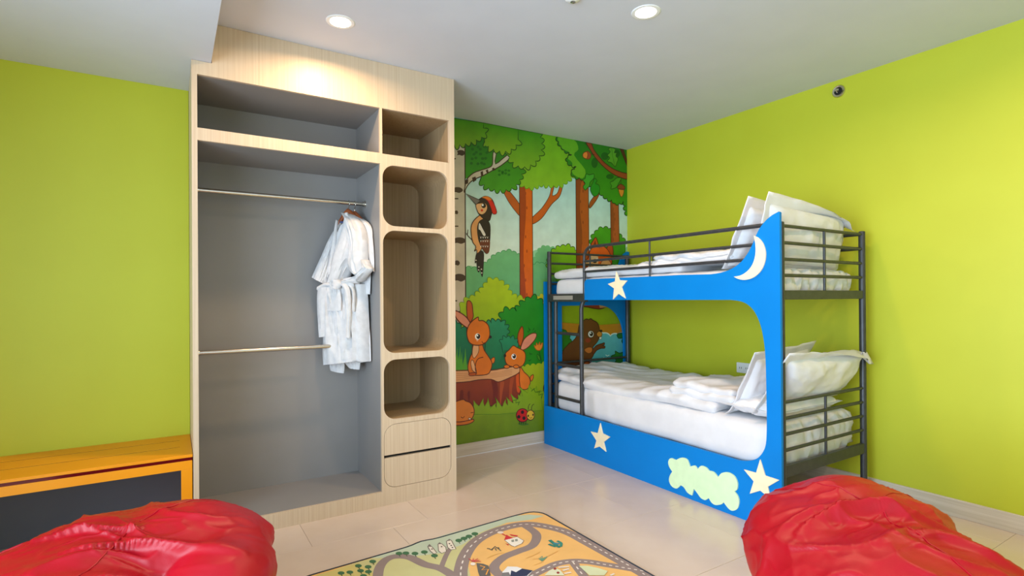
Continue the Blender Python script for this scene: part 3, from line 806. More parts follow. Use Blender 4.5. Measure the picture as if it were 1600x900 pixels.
def hanger(pl, top, lsh, rsh, neck, label, off=0.0):
    n = pl[2]
    A = hit(pl, *neck); e = empty('clothes_hanger', tuple(A - n * off), label, 'hanger', 'wooden hangers')
    l, r = hit(pl, *lsh), hit(pl, *rsh)
    def arm(a, b):
        pts = [a.lerp(b, t) + Vector((0, 0, -0.018 * t * t)) for t in [i / 6 for i in range(7)]]
        return pts
    m = MB()
    path = arm(A, l)[::-1] + arm(A, r)[1:]
    rad = [0.011 + 0.008 * (1 - abs(i / (len(path) - 1) * 2 - 1)) for i in range(len(path))]
    m.tube(path, rad, 10)
    m.build('hanger_bar', M['walnut'], e, smooth=True)
    MB().tube([l + Vector((0, 0, -0.02)), r + Vector((0, 0, -0.02))], 0.006, 8).build('trouser_bar', M['walnut'], e, smooth=True)
    # hook over the rail
    rx = A.x; zt = 1.852
    hk = [(rx, A.y, A.z), (rx, RY + (A.y - RY) * 0.5, (A.z + zt) / 2 - 0.004), (rx, RY - 0.018, zt - 0.012)]
    for i in range(8):
        a = PI + (PI * 1.15) * i / 7
        hk.append((rx, RY + 0.0155 * math.cos(a), zt - 0.0155 * math.sin(a)))
    MB().tube(spline(hk, False, 4), 0.0026, 8).build('hook', M['chrome'], e, smooth=True)
H1 = vplane(0.972, 3.462, 0.62, -0.785)
hanger(H1, None, (527, 350), (566, 346), (544, 330), 'dark wooden hanger holding the front bathrobe')
H2 = vplane(1.000, 3.458, 0.36, -0.933)
hanger(H2, None, (545, 346), (573, 350), (554, 334), 'dark wooden hanger holding the rear bathrobe')

# ------------------------------------------------------------------ bean bags
def beanbag(name, centre, lumps, folds, label, seed, seams):
    C = Vector(centre); NU, NV = 260, 150
    e = empty(name, (C.x, C.y, 0), label, 'bean bag', 'red bean bags')
    def exitr(d):
        acc = 0.0; P = 34.0
        d = Vector((d.x * 0.847 - d.y * 0.532, d.x * 0.532 + d.y * 0.847, d.z))     # bag's own axes
        for (lc, lr) in lumps:
            c = Vector(lc); 
            A = sum((d[i] / lr[i]) ** 2 for i in range(3)); B = -2 * sum(d[i] * c[i] / lr[i] ** 2 for i in range(3)); K = sum((c[i] / lr[i]) ** 2 for i in range(3)) - 1
            D = B * B - 4 * A * K
            if D <= 0: continue
            t = (-B + math.sqrt(D)) / (2 * A)
            if t > 0: acc += t ** P
        return acc ** (1 / P) if acc > 0 else 0.05
    fsamp = []
    for (pts, width, height, sharp) in folds:
        c = spline(pts, False, 10)
        fsamp.append(([Vector(p).normalized() for p in c], width, height, sharp))
    vs = []; fs = []
    for j in range(NV + 1):
        ph = PI * j / NV
        for i in range(NU):
            th = 2 * PI * i / NU
            d = Vector((math.sin(ph) * math.cos(th), math.sin(ph) * math.sin(th), math.cos(ph)))
            r = exitr(d)
            q = Vector((d.x * 0.847 - d.y * 0.532, d.x * 0.532 + d.y * 0.847, d.z))
            r += 0.012 * noise.noise(q * 1.9 + Vector((seed, 0, 0)))
            # long creases gathered towards the crown
            az = math.atan2(d.y, d.x)
            wx = 0.35 * noise.noise(q * 1.4 + Vector((0, seed, 5)))
            cr = 1 - abs(noise.noise(Vector((q.x * 0.9 + seed + wx, q.y * 2.6 - q.z * 1.2 + wx, q.z * 2.2 + q.y))) * 2.4)
            r += 0.014 * max(0, cr) ** 3
            cr = 1 - abs(noise.noise(Vector((q.x * 1.8 + q.z + seed * 2 + wx * 2, q.y * 5.0 - q.x * 1.2, q.z * 3.6))) * 2.6)
            r += 0.005 * max(0, cr) ** 4
            r += 0.0016 * noise.noise(Vector((q.x * 9 + seed, q.y * 16, q.z * 12)))
            for (cp, w, h, sh) in fsamp:
                best = 9; bk = 0
                for k, c in enumerate(cp):
                    dd = (q - c).length_squared
                    if dd < best: best = dd; bk = k
                best = math.sqrt(best); K = len(cp) - 1
                taper = math.sin(PI * min(1, max(0, bk / K)) ) ** 0.6 if 0 < bk < K else 0.0
                if best < w * 3:
                    tan = (cp[min(bk + 1, K)] - cp[max(bk - 1, 0)]).normalized()
                    sd = (q - cp[bk]).dot(tan.cross(cp[bk]))
                    if sd >= 0: g = math.exp(-(best / w) ** 2)
                    else: g = math.exp(-(best / (w * sh)) ** 2)
                    r += h * g * taper
            p = C + d * r
            if p.z < 0.0: p.z = 0.0
            elif p.z < 0.05: p.z = p.z * 1.0
            vs.append(p)
    for j in range(NV):
        for i in range(NU):
            l = (i + 1) % NU
            fs.append((j * NU + i, (j + 1) * NU + i, (j + 1) * NU + l, j * NU + l))
    cov = MB().add(vs, fs).build('cover', M['red'], e, smooth='all')
    sm = MB()
    for (th0, th1) in seams:
        path = []
        for k in range(40):
            t = k / 39; ph = 0.12 + t * 1.75; th = th0 + (th1 - th0) * t
            j = ph / PI * NV; i = (th % (2 * PI)) / (2 * PI) * NU
            v = vs[int(round(j)) * NU + int(round(i)) % NU]
            path.append(Vector(v) + (Vector(v) - C).normalized() * 0.0005)
        path = resample([tuple(p) for p in path], 39)
        sm.tube(path, 0.0028, 6)
    sm.build('seam', M['red'], e, smooth=True)
    return e
# ------------------------------------------------------------------ printed surfaces (flat ink, thin layers on the real surface)
class Print:
    def __init__(s, axis, value, step, lim):
        s.axis, s.value, s.step, s.lim = axis, value, step, lim
        s.v = []; s.f = []; s.c = []; s.n = 0
    def P(s, p, lvl):
        q = on(s.axis, s.value, *p)
        for ax, lo, hi in s.lim: q[ax] = max(lo, min(hi, q[ax]))
        q[s.axis] = s.value + s.step * lvl
        return q
    def fill(s, pts, c, c2=None, smooth=0, line=None, lw=1.2, same=False):
        if smooth: pts = spline(pts, True, smooth)
        pts = [p for i, p in enumerate(pts) if math.dist(p, pts[i - 1]) > 0.02]
        if not same: s.n += 1
        P3 = [s.P(p, s.n) for p in pts]
        a, b = [i for i in range(3) if i != s.axis]
        tris = tessellate_polygon([[Vector((q[a], q[b], 0)) for q in P3]])
        k = len(s.v); s.v += [tuple(q) for q in P3]
        c1 = lin(c); cc = lin(c2) if c2 else c1
        hi = b if s.axis != 2 else 1
        z0 = min(q[hi] for q in P3); z1_ = max(q[hi] for q in P3)
        for q in P3:
            t = (q[hi] - z0) / max(1e-6, z1_ - z0)
            s.c.append(tuple(cc[i] + (c1[i] - cc[i]) * t for i in range(4)))
        for t in tris:
            A, B, D = (P3[i] for i in t)
            nrm = (B - A).cross(D - A)
            good = nrm[s.axis] * (1 if s.step > 0 else -1) > 0
            s.f.append(tuple(i + k for i in (t if good else t[::-1])))
        if line: s.stroke(pts, line, lw, closed=True)
        return s
    def stroke(s, pts, c, w=1.2, smooth=0, closed=False, taper=False, dash=None):
        if smooth: pts = spline(pts, closed, smooth)
        pts = [p for i, p in enumerate(pts) if i == 0 or math.dist(p, pts[i - 1]) > 0.02]
        s.n += 1; cc = lin(c); n = len(pts)
        if dash:
            rs = resample(pts, max(2, int(sum(math.dist(a, b) for a, b in zip(pts, pts[1:])) / dash[0]) * 2))
            for i in range(0, len(rs) - 1, 2):
                s.n -= 1; s.stroke([rs[i], rs[i + 1]], c, w)
            return s
        k = len(s.v)
        a, b = [i for i in range(3) if i != s.axis]
        Q = [s.P(p, s.n) for p in pts]
        # half width in metres, measured on the surface at the stroke itself
        for i in range(n):
            if closed: t = Q[(i + 1) % n] - Q[i - 1]
            else: t = Q[min(i + 1, n - 1)] - Q[max(i - 1, 0)]
            if t.length < 1e-9: t = Vector((1, 0, 0)) if s.axis != 0 else Vector((0, 1, 0))
            t.normalize()
            nn = Vector((0, 0, 0)); nn[a] = -t[b]; nn[b] = t[a]
            mpp = s.mpp
            hw = 0.5 * w * mpp
            if taper and not closed: hw *= max(0.12, math.sin(PI * (i + 0.5) / n) ** 0.5)
            for sg in (1, -1):
                q = Q[i] + nn * hw * sg
                for ax, lo, hi in s.lim: q[ax] = max(lo, min(hi, q[ax]))
                s.v.append(tuple(q)); s.c.append(cc)
        for i in range(n if closed else n - 1):
            j = (i + 1) % n
            f = (k + 2 * i, k + 2 * j, k + 2 * j + 1, k + 2 * i + 1)
            A, B, D = (Vector(s.v[x]) for x in f[:3])
            nrm = (B - A).cross(D - A)
            good = nrm[s.axis] * (1 if s.step > 0 else -1) > 0
            s.f.append(f if good else f[::-1])
        return s
    def oval(s, cx, cy, rx, ry, c, line=None, lw=1.0, rot=0.0, same=False, c2=None):
        pts = []
        for i in range(20):
            t = 2 * PI * i / 20; x, y = rx * math.cos(t), ry * math.sin(t)
            pts.append((cx + x * math.cos(rot) - y * math.sin(rot), cy + x * math.sin(rot) + y * math.cos(rot)))
        return s.fill(pts, c, c2, line=line, lw=lw, same=same)
    def build(s, name, m):
        mb = MB(); mb.v = s.v; mb.f = s.f; mb.c = s.c
        return mb.build(name, m)

def scal(path, step, k=0.42, side=1, closed=False):
    """scalloped edge along a coarse path (leafy outline)"""
    path = spline(path, closed, 8) + ([path[0]] if closed else [])
    L = sum(math.dist(a, b) for a, b in zip(path, path[1:]))
    cusps = resample(path, max(1, int(round(L / step)))); out = []
    for i, (a, b) in enumerate(zip(cusps, cusps[1:])):
        w = (b[0] - a[0], b[1] - a[1]); nx, ny = w[1] * side, -w[0] * side
        kk = k * (1 + 0.25 * math.sin(i * 2.3))
        for j in range(7):
            t = j / 7; h = kk * math.sin(PI * t) ** 0.75
            out.append((a[0] + w[0] * t + nx * h, a[1] + w[1] * t + ny * h))
    if not closed: out.append(cusps[-1])
    return out
def spikes(path, step, k=1.2, side=1, lean=0.15):
    """grass-like edge"""
    L = sum(math.dist(a, b) for a, b in zip(path, path[1:]))
    n = max(1, int(round(L / step))); c = resample(path, n); out = []
    for i, (a, b) in enumerate(zip(c, c[1:])):
        w = (b[0] - a[0], b[1] - a[1]); nx, ny = w[1] * side, -w[0] * side
        h = k * (0.6 + 0.7 * abs(math.sin(i * 1.9 + 0.5))); q = lean * math.sin(i * 2.7) * 3
        out += [a, (a[0] + w[0] * (0.35 + q * 0.3) + nx * h * 0.55, a[1] + w[1] * 0.35 + ny * h * 0.55), (a[0] + w[0] * (0.5 + q) + nx * h, a[1] + w[1] * 0.5 + ny * h),
                (a[0] + w[0] * (0.65 + q * 0.3) + nx * h * 0.5, a[1] + w[1] * 0.65 + ny * h * 0.5)]
    out.append(c[-1]); return out

W = Print(1, YB - 0.0006, -0.00004, [(0, 1.557, XR - 0.0005), (2, 0.099, ZC - 0.0005)])
W.mpp = 0.0062
def A_(*p): return zoomed(700, 170, 3.2138, p)
def B_(*p): return zoomed(700, 440, 3.2133, p)
def C_(*p): return zoomed(700, 180, 5.625, p)
def D_(*p): return zoomed(780, 180, 5.625, p)
def E_(*p): return zoomed(700, 460, 6.431, p)
def G_(*p): return zoomed(700, 560, 6.431, p)
def H_(*p): return zoomed(860, 440, 6.0, p)
def I_(*p): return zoomed(870, 180, 7.5, p)
def J_(*p): return zoomed(840, 370, 7.5, p)
def K_(*p): return zoomed(700, 290, 4.286, p)
INK = (62, 36, 18); GINK = (30, 74, 8)
LT = (660, 990)
# sky, far hedges, meadow
W.fill([(660, 120), (1000, 120), (1000, 800), (660, 800)], (138, 204, 214), (138, 204, 214))
W.fill([(660, 240), (1000, 240), (1000, 440), (660, 440)], (140, 206, 214), (232, 240, 218))
W.fill(scal([(690, 410), (740, 420), (800, 404), (835, 395), (870, 392), (930, 400), (1000, 385)], 13, 0.3) + [(1000, 700), (690, 700)], (148, 206, 158), (120, 186, 130))
W.fill(scal(A_((60, 800), (140, 800), (200, 770), (240, 735), (310, 715), (370, 745)), 9, 0.35) + A_((370, 1000), (60, 1000)), (112, 184, 122), (98, 172, 112), line=(70, 150, 90), lw=1.0)
W.fill(scal(A_((420, 790), (450, 720), (480, 690), (525, 700), (560, 720)), 8, 0.35) + A_((560, 1100), (420, 1100)), (112, 184, 122), (90, 165, 105))
W.fill(scal(A_((420, 800), (445, 775), (480, 780), (510, 780)), 8, 0.35) + A_((510, 1100), (420, 1100)), (108, 180, 118), (90, 165, 105), line=(60, 140, 80), lw=0.9)
W.fill([(690, 470), (1000, 470), (1000, 720), (690, 720)], (118, 186, 122), (120, 160, 20))
# right bushes behind the bunk
W.fill(scal(A_((500, 800), (520, 725), (560, 695), (610, 692), (660, 730), (700, 760)), 8, 0.45) + A_((760, 1000), (500, 1000)), (140, 196, 22), (46, 120, 16), line=GINK, lw=1.1)
W.fill([(838, 440), (868, 430), (868, 620), (838, 620)], (110, 180, 100), (30, 120, 30))
W.fill([(850, 460), (1000, 460), (1000, 720), (850, 720)], (150, 176, 14), (140, 165, 20))
W.fill(scal(A_((715, 680), (740, 620), (790, 600), (850, 625), (890, 670)), 9, 0.4) + A_((890, 900), (715, 900)), (70, 160, 24), (40, 128, 12), line=GINK, lw=1.1)
# trunks
T1, T2 = (216, 96, 14), (164, 62, 10)
def trunk(xl, xr, y0, y1, c, cd, seed):
    W.fill([(xl, y0), (xr, y0), (xr + 1.5, y1), (xl + 1, y1)], c)
    sh = [(xl, y0)] + [(xl + (xr - xl) * (0.42 + 0.10 * math.sin(t * 9 + seed)), y0 + (y1 - y0) * t) for t in [i / 14 for i in range(15)]] + [(xl + 1, y1)]
    W.fill(sh, cd)
    for k in range(9):
        W.oval(xl + (xr - xl) * (0.48 + 0.12 * math.sin(k * 2.1)), y0 + (y1 - y0) * (0.08 + 0.105 * k), 1.0, 2.6, cd, same=k > 0)
    W.stroke([(xl, y0), (xl + 1, y1)], INK, 1.1); W.stroke([(xr, y0), (xr + 1.5, y1)], INK, 1.1)
W.fill(A_((275, 405), (300, 405), (365, 490), (365, 540), (335, 510), (300, 460)), (190, 88, 22), smooth=4, line=INK, lw=0.9)
W.fill(A_((420, 550), (470, 500), (508, 440), (520, 390), (532, 390), (524, 435), (548, 425), (562, 388), (575, 388), (560, 440), (520, 480), (470, 550), (420, 580)), (200, 90, 20), smooth=4, line=INK, lw=0.9)
trunk(811.5, 831.5, 285, 500, T1, T2, 0.0)
trunk(899.5, 919, 270, 425, (176, 82, 24), (140, 62, 18), 2.0)
W.fill(A_((712, 470), (740, 430), (755, 400), (766, 402), (750, 450), (712, 500)), (160, 76, 24), smooth=4, line=INK, lw=0.9)
trunk(953.5, 966, 305, 380, (176, 84, 36), (150, 70, 28), 3.0)
# tree crowns, back to front
W.fill(scal(A_((350, 350), (380, 385), (420, 395), (470, 380), (530, 385), (580, 375), (615, 345), (640, 300), (640, 100)), 8, 0.6, -1) + A_((640, 40), (350, 40)), (104, 172, 12), (140, 190, 34), line=(84, 150, 16), lw=0.9)
W.fill(C_((150, 200), (420, 200), (560, 330), (400, 440), (280, 500), (190, 545), (150, 560)), (40, 120, 16), (60, 148, 18))
W.fill(scal(C_((280, 575), (340, 630), (400, 650), (480, 655), (560, 640), (620, 580), (650, 500), (650, 470)), 9, 0.62, -1) + C_((560, 330), (420, 440), (300, 520)), (52, 132, 14), (74, 156, 20), line=GINK, lw=1.2)
# birch
W.fill([(660, 212), (726.5, 212), (727.5, 510), (660, 520)], (206, 196, 176), (200, 186, 166))
W.stroke([(726.2, 212), (726.6, 300), (727.6, 490)], INK, 1.6)
W.fill(C_((150, 620), (160, 570), (220, 510), (300, 480), (360, 460), (390, 430), (395, 330), (425, 325), (415, 430), (520, 350), (545, 375), (470, 440), (400, 480), (310, 530), (220, 570), (170, 620), (140, 680)), (206, 194, 172), smooth=3, line=INK, lw=1.3)
for p in ([(210, 550), (220, 590), (250, 570), (240, 540)], [(285, 500), (290, 545), (310, 530), (305, 490)], [(330, 485), (340, 510), (355, 500), (350, 475)], [(385, 470), (395, 490), (420, 480), (400, 460)], [(160, 575), (150, 610), (175, 600), (178, 560)]):
    W.fill(C_(*p), INK, same=False)
def barkmark(cx, cy, w, h):
    pts = [(cx - w, cy - h * .6), (cx - w * .3, cy - h), (cx + w * .5, cy - h * .9), (cx + w, cy - h * .3), (cx + w, cy + h * .4), (cx + w * .3, cy + h), (cx - w * .4, cy + h * .7), (cx - w, cy + h * .8), (cx - w * .8, cy + h * .1)]
    W.fill(pts, (74, 54, 38), smooth=3)
for cx, cy, w, h in ((720, 239, 6, 4.5), (715, 297, 7.5, 4.5), (718, 376, 9, 5), (714, 411, 4, 4), (718, 434, 9, 6), (713, 332, 2.5, 3)):
    barkmark(cx, cy, w, h)
for x, y in ((713, 310.5), (713, 353.5), (723, 482), (719, 487), (711, 470), (709, 248)):
    W.stroke([(x - 3, y), (x + 3, y)], (60, 40, 26), 1.5)
W.fill(scal(C_((540, 370), (590, 430), (650, 455), (720, 440), (780, 390), (810, 330), (822, 270), (810, 200), (780, 150)), 9.5, 0.62, -1) + C_((780, 90), (420, 60), (420, 250)), (56, 140, 6), (130, 178, 28), line=GINK, lw=1.3)
W.fill(scal(C_((320, 235), (350, 270), (400, 300), (470, 318), (530, 310), (590, 270), (615, 215)), 9, 0.7, -1) + C_((615, 60), (310, 40)), (62, 144, 6), (140, 178, 24), line=GINK, lw=1.3)
W.fill(scal(C_((-250, 250), (60, 262), (130, 255), (190, 240), (250, 215), (300, 190), (330, 150), (310, 115)), 9, 0.7, -1) + C_((310, -20), (-250, -20)), (66, 148, 8), (136, 172, 22), line=GINK, lw=1.3)
for i in range(16):
    x = 215 + (i % 4) * 38 + 12 * math.sin(i * 2.0); y = 290 + (i // 4) * 45 + 10 * math.cos(i * 3)
    W.oval(700 + x / 5.625, 180 + y / 5.625, 2.4, 2.2, (34, 106, 16), same=i > 0)
for i in range(8):
    W.oval(700 + (450 + 28 * (i % 4)) / 5.625, 180 + (490 + 26 * (i // 4) + 8 * math.sin(i * 2)) / 5.625, 2.2, 1.9, (36, 112, 12), same=i > 0)
# right-hand oak crown
edge = scal(I_((0, 255), (40, 350), (100, 420), (180, 455), (110, 520), (170, 590), (240, 610), (170, 660), (200, 715), (300, 745), (360, 790), (440, 880), (500, 900), (560, 960), (620, 990), (660, 1000), (700, 1050), (780, 1010), (820, 1180)), 8, 0.42, -1)
W.fill(edge + I_((900, 1180), (900, 100), (0, 100)), (26, 118, 8), (60, 150, 16))
W.fill(I_((10, 255), (200, 290), (250, 400), (200, 470), (330, 640), (300, 740), (200, 700), (170, 640), (180, 560), (120, 500), (150, 440), (60, 390)), (92, 164, 22), (110, 176, 30), smooth=3)
W.stroke(edge, (14, 52, 10), 1.4)
for (x, y, rx, ry) in ((440, 560, 5, 8), (560, 480, 6, 6), (620, 720, 6, 4), (700, 450, 5, 6), (360, 330, 5, 3)):
    W.oval(870 + x / 7.5, 180 + y / 7.5, rx, ry, (8, 92, 10))
def leaf(zf, pts, c): W.fill(zf(*pts), c, smooth=3, line=(14, 64, 8), lw=1.0)
leaf(I_, [(630, 380), (600, 400), (625, 430), (590, 470), (620, 500), (590, 540), (640, 560), (680, 605), (700, 560), (715, 510), (690, 480), (700, 440), (670, 440), (685, 400)], (86, 158, 34))
W.stroke(I_((640, 380), (650, 480), (680, 600)), (40, 100, 12), 0.8)
W.fill(I_((340, 320), (400, 330), (430, 400), (480, 470), (560, 560), (660, 630), (760, 670), (830, 690), (830, 750), (740, 730), (640, 680), (540, 600), (450, 500), (390, 410)), (150, 62, 24), smooth=4, line=(50, 14, 8), lw=1.3)
W.fill(I_((735, 390), (780, 400), (800, 470), (830, 520), (830, 600), (780, 500)), (84, 34, 18), line=(40, 12, 8), lw=1.0)
W.stroke(I_((395, 455), (440, 465)), (60, 24, 12), 1.0)
W.oval(870 + 345 / 7.5, 180 + 470 / 7.5, 6.0, 5.6, (226, 130, 50), line=(90, 30, 10), lw=1.0)
W.fill(I_((350, 420), (385, 440), (400, 470), (385, 510), (350, 515), (360, 465)), (160, 70, 30), smooth=3, line=(90, 30, 10), lw=0.8)
leaf(I_, [(430, 690), (380, 700), (340, 690), (330, 740), (300, 760), (330, 800), (305, 840), (330, 880), (350, 860), (380, 830), (385, 790), (430, 740)], (60, 160, 40))
leaf(I_, [(440, 740), (470, 770), (450, 800), (490, 820), (500, 870), (480, 930), (430, 950), (390, 880), (400, 830), (420, 790)], (24, 140, 24))
leaf(I_, [(750, 740), (700, 735), (660, 770), (620, 790), (640, 830), (630, 865), (690, 850), (720, 800)], (70, 150, 30))
W.stroke(I_((750, 750), (748, 810)), INK, 1.0)
W.fill(I_((725, 860), (775, 860), (782, 910), (755, 960), (728, 910)), (224, 140, 40), smooth=3, line=(90, 40, 10), lw=1.0)
W.fill(I_((705, 850), (740, 808), (785, 830), (795, 865), (750, 872)), (140, 62, 24), smooth=3, line=(60, 24, 10), lw=1.0)
# woodpecker
W.fill(K_((200, 440), (235, 445), (236, 520), (228, 612), (214, 560), (205, 580), (195, 560), (190, 510), (180, 520), (186, 470)), (44, 30, 24), smooth=3, line=(30, 18, 12), lw=0.8)
for x, y in ((205, 545), (222, 560), (203, 565), (224, 585), (186, 500)):
    W.oval(700 + x / 4.286, 290 + y / 4.286, 1.2, 0.8, (235, 225, 210))
W.fill(K_((225, 195), (180, 225), (155, 270), (155, 330), (165, 380), (185, 410), (175, 440), (190, 430), (195, 455), (225, 420), (250, 330), (250, 230)), (228, 162, 100), smooth=4, line=(60, 28, 14), lw=1.1)
W.stroke(K_((165, 370), (130, 335), (122, 320)), INK, 1.2); W.stroke(K_((128, 335), (132, 295)), INK, 1.0)
W.fill(K_((210, 90), (250, 72), (290, 90), (310, 140), (290, 190), (275, 235), (240, 225), (205, 190), (190, 150), (195, 110)), (50, 30, 22), smooth=4, line=(30, 16, 10), lw=1.0)
W.fill(K_((185, 130), (215, 118), (250, 120), (262, 150), (250, 180), (225, 195), (200, 180)), (232, 176, 120), smooth=4, line=(60, 28, 14), lw=0.9)
W.fill(K_((118, 55), (215, 100), (185, 128)), (120, 112, 106), line=(30, 20, 16), lw=1.1)
W.fill(K_((235, 80), (270, 78), (300, 110), (325, 180), (300, 190), (285, 150), (265, 105)), (214, 30, 16), smooth=3, line=(110, 16, 10), lw=0.9)
W.fill(K_((225, 80), (260, 72), (290, 92), (275, 100), (250, 88)), (224, 120, 30), smooth=3)
W.oval(755.3, 321.5, 3.6, 3.8, (40, 24, 18)); W.oval(753.8, 320.5, 1.5, 1.6, (250, 250, 245)); W.oval(752.5, 328.8, 2.0, 2.0, (210, 60, 30))
W.fill(K_((215, 235), (250, 225), (278, 260), (280, 330), (275, 400), (272, 440), (255, 455), (230, 425), (205, 370), (195, 300), (200, 260)), (42, 28, 22), smooth=4, line=(26, 14, 10), lw=1.0)
W.fill(K_((210, 380), (275, 360), (274, 440), (256, 455), (230, 425)), (110, 50, 26), smooth=3)
W.fill(K_((208, 250), (230, 290), (250, 330), (235, 335), (215, 300), (203, 290)), (232, 224, 210), smooth=3)
for r_, yy in enumerate((348, 372, 408)):
    for k in range(4):
        x = 218 + k * 15; W.fill(K_((x - 6, yy - 8), (x, yy + 8), (x + 6, yy - 8), (x, yy - 1)), (238, 230, 216), same=k > 0)
# bright and mid bushes
W.fill(scal(B_((60, 130), (100, 90), (160, 60), (190, 10), (240, -10), (280, 20), (330, 80), (380, 90), (430, 120)), 10, 0.55) + B_((430, 420), (60, 420)), (176, 200, 14), (110, 160, 20), line=(116, 150, 10), lw=0.8)
W.fill(scal(B_((440, 90), (470, 70), (500, 80)), 7, .5) + B_((500, 200), (440, 200)), (200, 190, 30), (150, 170, 20))
W.fill(scal(E_((530, 240), (560, 170), (640, 160), (700, 165), (730, 110), (800, 50), (870, 40), (940, 90), (985, 150)), 10, 0.6) + E_((1000, 720), (560, 720), (530, 400)), (30, 140, 34), (24, 128, 10), line=(6, 78, 16), lw=1.4)
W.fill(scal(E_((-250, 300), (60, 280), (110, 330), (180, 380)), 10, 0.5) + E_((380, 400), (380, 780), (-250, 780)), (20, 128, 92), (10, 100, 66), line=(6, 76, 50), lw=1.2)
W.fill(scal(E_((380, 290), (430, 290), (480, 270), (545, 285), (590, 350), (590, 400)), 8, 0.7) + E_((600, 760), (360, 760)), (40, 140, 96), (8, 106, 66), line=(6, 76, 50), lw=1.4)
W.fill(scal(E_((530, 490), (560, 440), (620, 440), (680, 460), (700, 520)), 6.5, 0.7) + E_((700, 640), (560, 640)), (34, 138, 96), (20, 120, 80), line=(6, 76, 50), lw=1.2)
W.fill(E_((560, 560), (700, 560), (700, 760), (480, 760)), (14, 108, 68))
for p in ([(800, 320), (830, 360), (810, 370)], [(860, 330), (840, 370), (865, 350)], [(790, 360), (815, 375), (800, 385)], [(880, 355), (850, 380), (875, 375)], [(810, 580), (850, 600), (820, 610)], [(800, 660), (840, 650), (815, 675)]):
    W.fill(E_(*p), (10, 100, 14))
# meadow
W.fill(spikes(E_((-250, 700), (70, 700), (230, 720)), 7, 3.2, 1) + E_((230, 900), (-250, 900)), (74, 164, 50), (110, 160, 20))
for x in (90, 130, 170, 110):
    W.fill(E_((x - 16, 780), (x - 6 + (x % 7) * 3, 480 + (x % 50) * 3), (x + 18, 780)), (86, 168, 46))
W.fill(scal(B_((300, 440), (400, 425), (495, 410)), 9, 0.35) + B_((500, 900), (0, 900), (0, 600)), (160, 182, 20), (112, 146, 6))
W.fill(G_((60, 640), (400, 560), (980, 420), (1000, 900), (60, 900)), (128, 158, 10), (104, 134, 4))
# flower
W.stroke(E_((905, 550), (925, 620), (938, 690)), (20, 80, 10), 1.0)
W.fill(E_((890, 600), (915, 620), (925, 665), (900, 645)), (60, 140, 20), smooth=3, line=(16, 70, 8), lw=0.8)
W.fill(E_((862, 510), (880, 520), (885, 485), (900, 510), (918, 475), (922, 510), (945, 485), (942, 530), (915, 562), (880, 550)), (236, 140, 40), smooth=3, line=(190, 80, 16), lw=0.9)
# stump
W.fill(G_((-250, 140), (72, 130), (420, 120), (600, 95), (720, 110), (725, 340), (650, 440), (500, 480), (300, 470), (-250, 480)), (160, 66, 28), (122, 40, 14), smooth=2, line=(76, 22, 10), lw=1.4)
for p, c in (([(430, 215), (480, 225), (500, 330), (480, 470), (440, 470), (450, 330)], (116, 34, 18)), ([(680, 180), (715, 160), (722, 320), (690, 330)], (214, 84, 20)), ([(520, 240), (560, 235), (545, 330), (520, 470)], (176, 76, 32)), ([(620, 205), (660, 190), (640, 300), (640, 420), (610, 430)], (170, 70, 28)), ([(120, 330), (150, 330), (140, 460), (110, 460)], (112, 34, 18)), ([(190, 350), (215, 330), (210, 440)], (112, 34, 18))):
    W.fill(G_(*p), c, smooth=3)
W.fill(G_((-250, 125), (72, 122), (250, 118), (420, 120), (600, 90), (690, 80), (722, 110), (700, 150), (600, 200), (500, 236), (430, 210), (300, 215), (150, 238), (-250, 245)), (226, 164, 112), smooth=3, line=(96, 34, 14), lw=1.3)
for k in range(4):
    W.stroke(G_((80, 150 + 22 * k), (250, 148 + 16 * k), (430, 150 + 14 * k), (640, 112 + 16 * k)), (204, 136, 86), 0.7, smooth=4)
# rabbit on the stump
RB, RD, RL = (226, 118, 26), (190, 84, 16), (238, 178, 128)
def rline(pts, lw=1.0): W.stroke(pts, (92, 34, 10), lw, smooth=4)
W.fill(E_((185, 90), (205, 62), (235, 90), (245, 160), (248, 230), (215, 280), (190, 230)), RD, smooth=4, line=(92, 34, 10), lw=1.2)
W.fill(E_((60, 165), (130, 190), (190, 240), (228, 310), (215, 345), (150, 310), (80, 240)), (222, 140, 112), smooth=4, line=(92, 34, 10), lw=1.4)
W.fill(E_((430, 650), (460, 630), (466, 665), (450, 692), (430, 685)), RB, smooth=3, line=(92, 34, 10), lw=1.0)
W.fill(E_((248, 500), (330, 490), (360, 560), (400, 620), (438, 690), (420, 770), (380, 805), (270, 812), (215, 800), (195, 730), (215, 640), (240, 580)), RB, smooth=4, line=(92, 34, 10), lw=1.2)
W.fill(E_((252, 505), (300, 505), (302, 580), (260, 640), (240, 600)), RL, smooth=3, line=(92, 34, 10), lw=0.8)
W.fill(E_((225, 680), (245, 660), (268, 720), (280, 782), (240, 760)), RL, smooth=3, line=(92, 34, 10), lw=0.8)
rline(E_((350, 630), (300, 645), (275, 690), (270, 750), (285, 795)), 1.1)
W.fill(E_((205, 795), (245, 785), (275, 790), (270, 812), (215, 815)), RD, smooth=3, line=(92, 34, 10), lw=0.9)
W.fill(E_((222, 285), (260, 250), (300, 228), (305, 262), (350, 265), (400, 310), (415, 390), (400, 450), (350, 500), (270, 510), (210, 480), (185, 400), (195, 330)), RB, smooth=4, line=(92, 34, 10), lw=1.3)
W.oval(745.5, 525.8, 4.2, 5.0, (252, 250, 246)); W.oval(746.6, 525.6, 3.0, 4.0, (36, 20, 14)); W.oval(745.4, 524.2, 1.2, 1.3, (255, 255, 255))
W.oval(765.5, 526.5, 2.1, 2.4, (40, 22, 16)); W.oval(745.0, 532.0, 1.6, 1.2, (240, 170, 140))
rline(E_((335, 470), (350, 490), (375, 480)), 0.9)
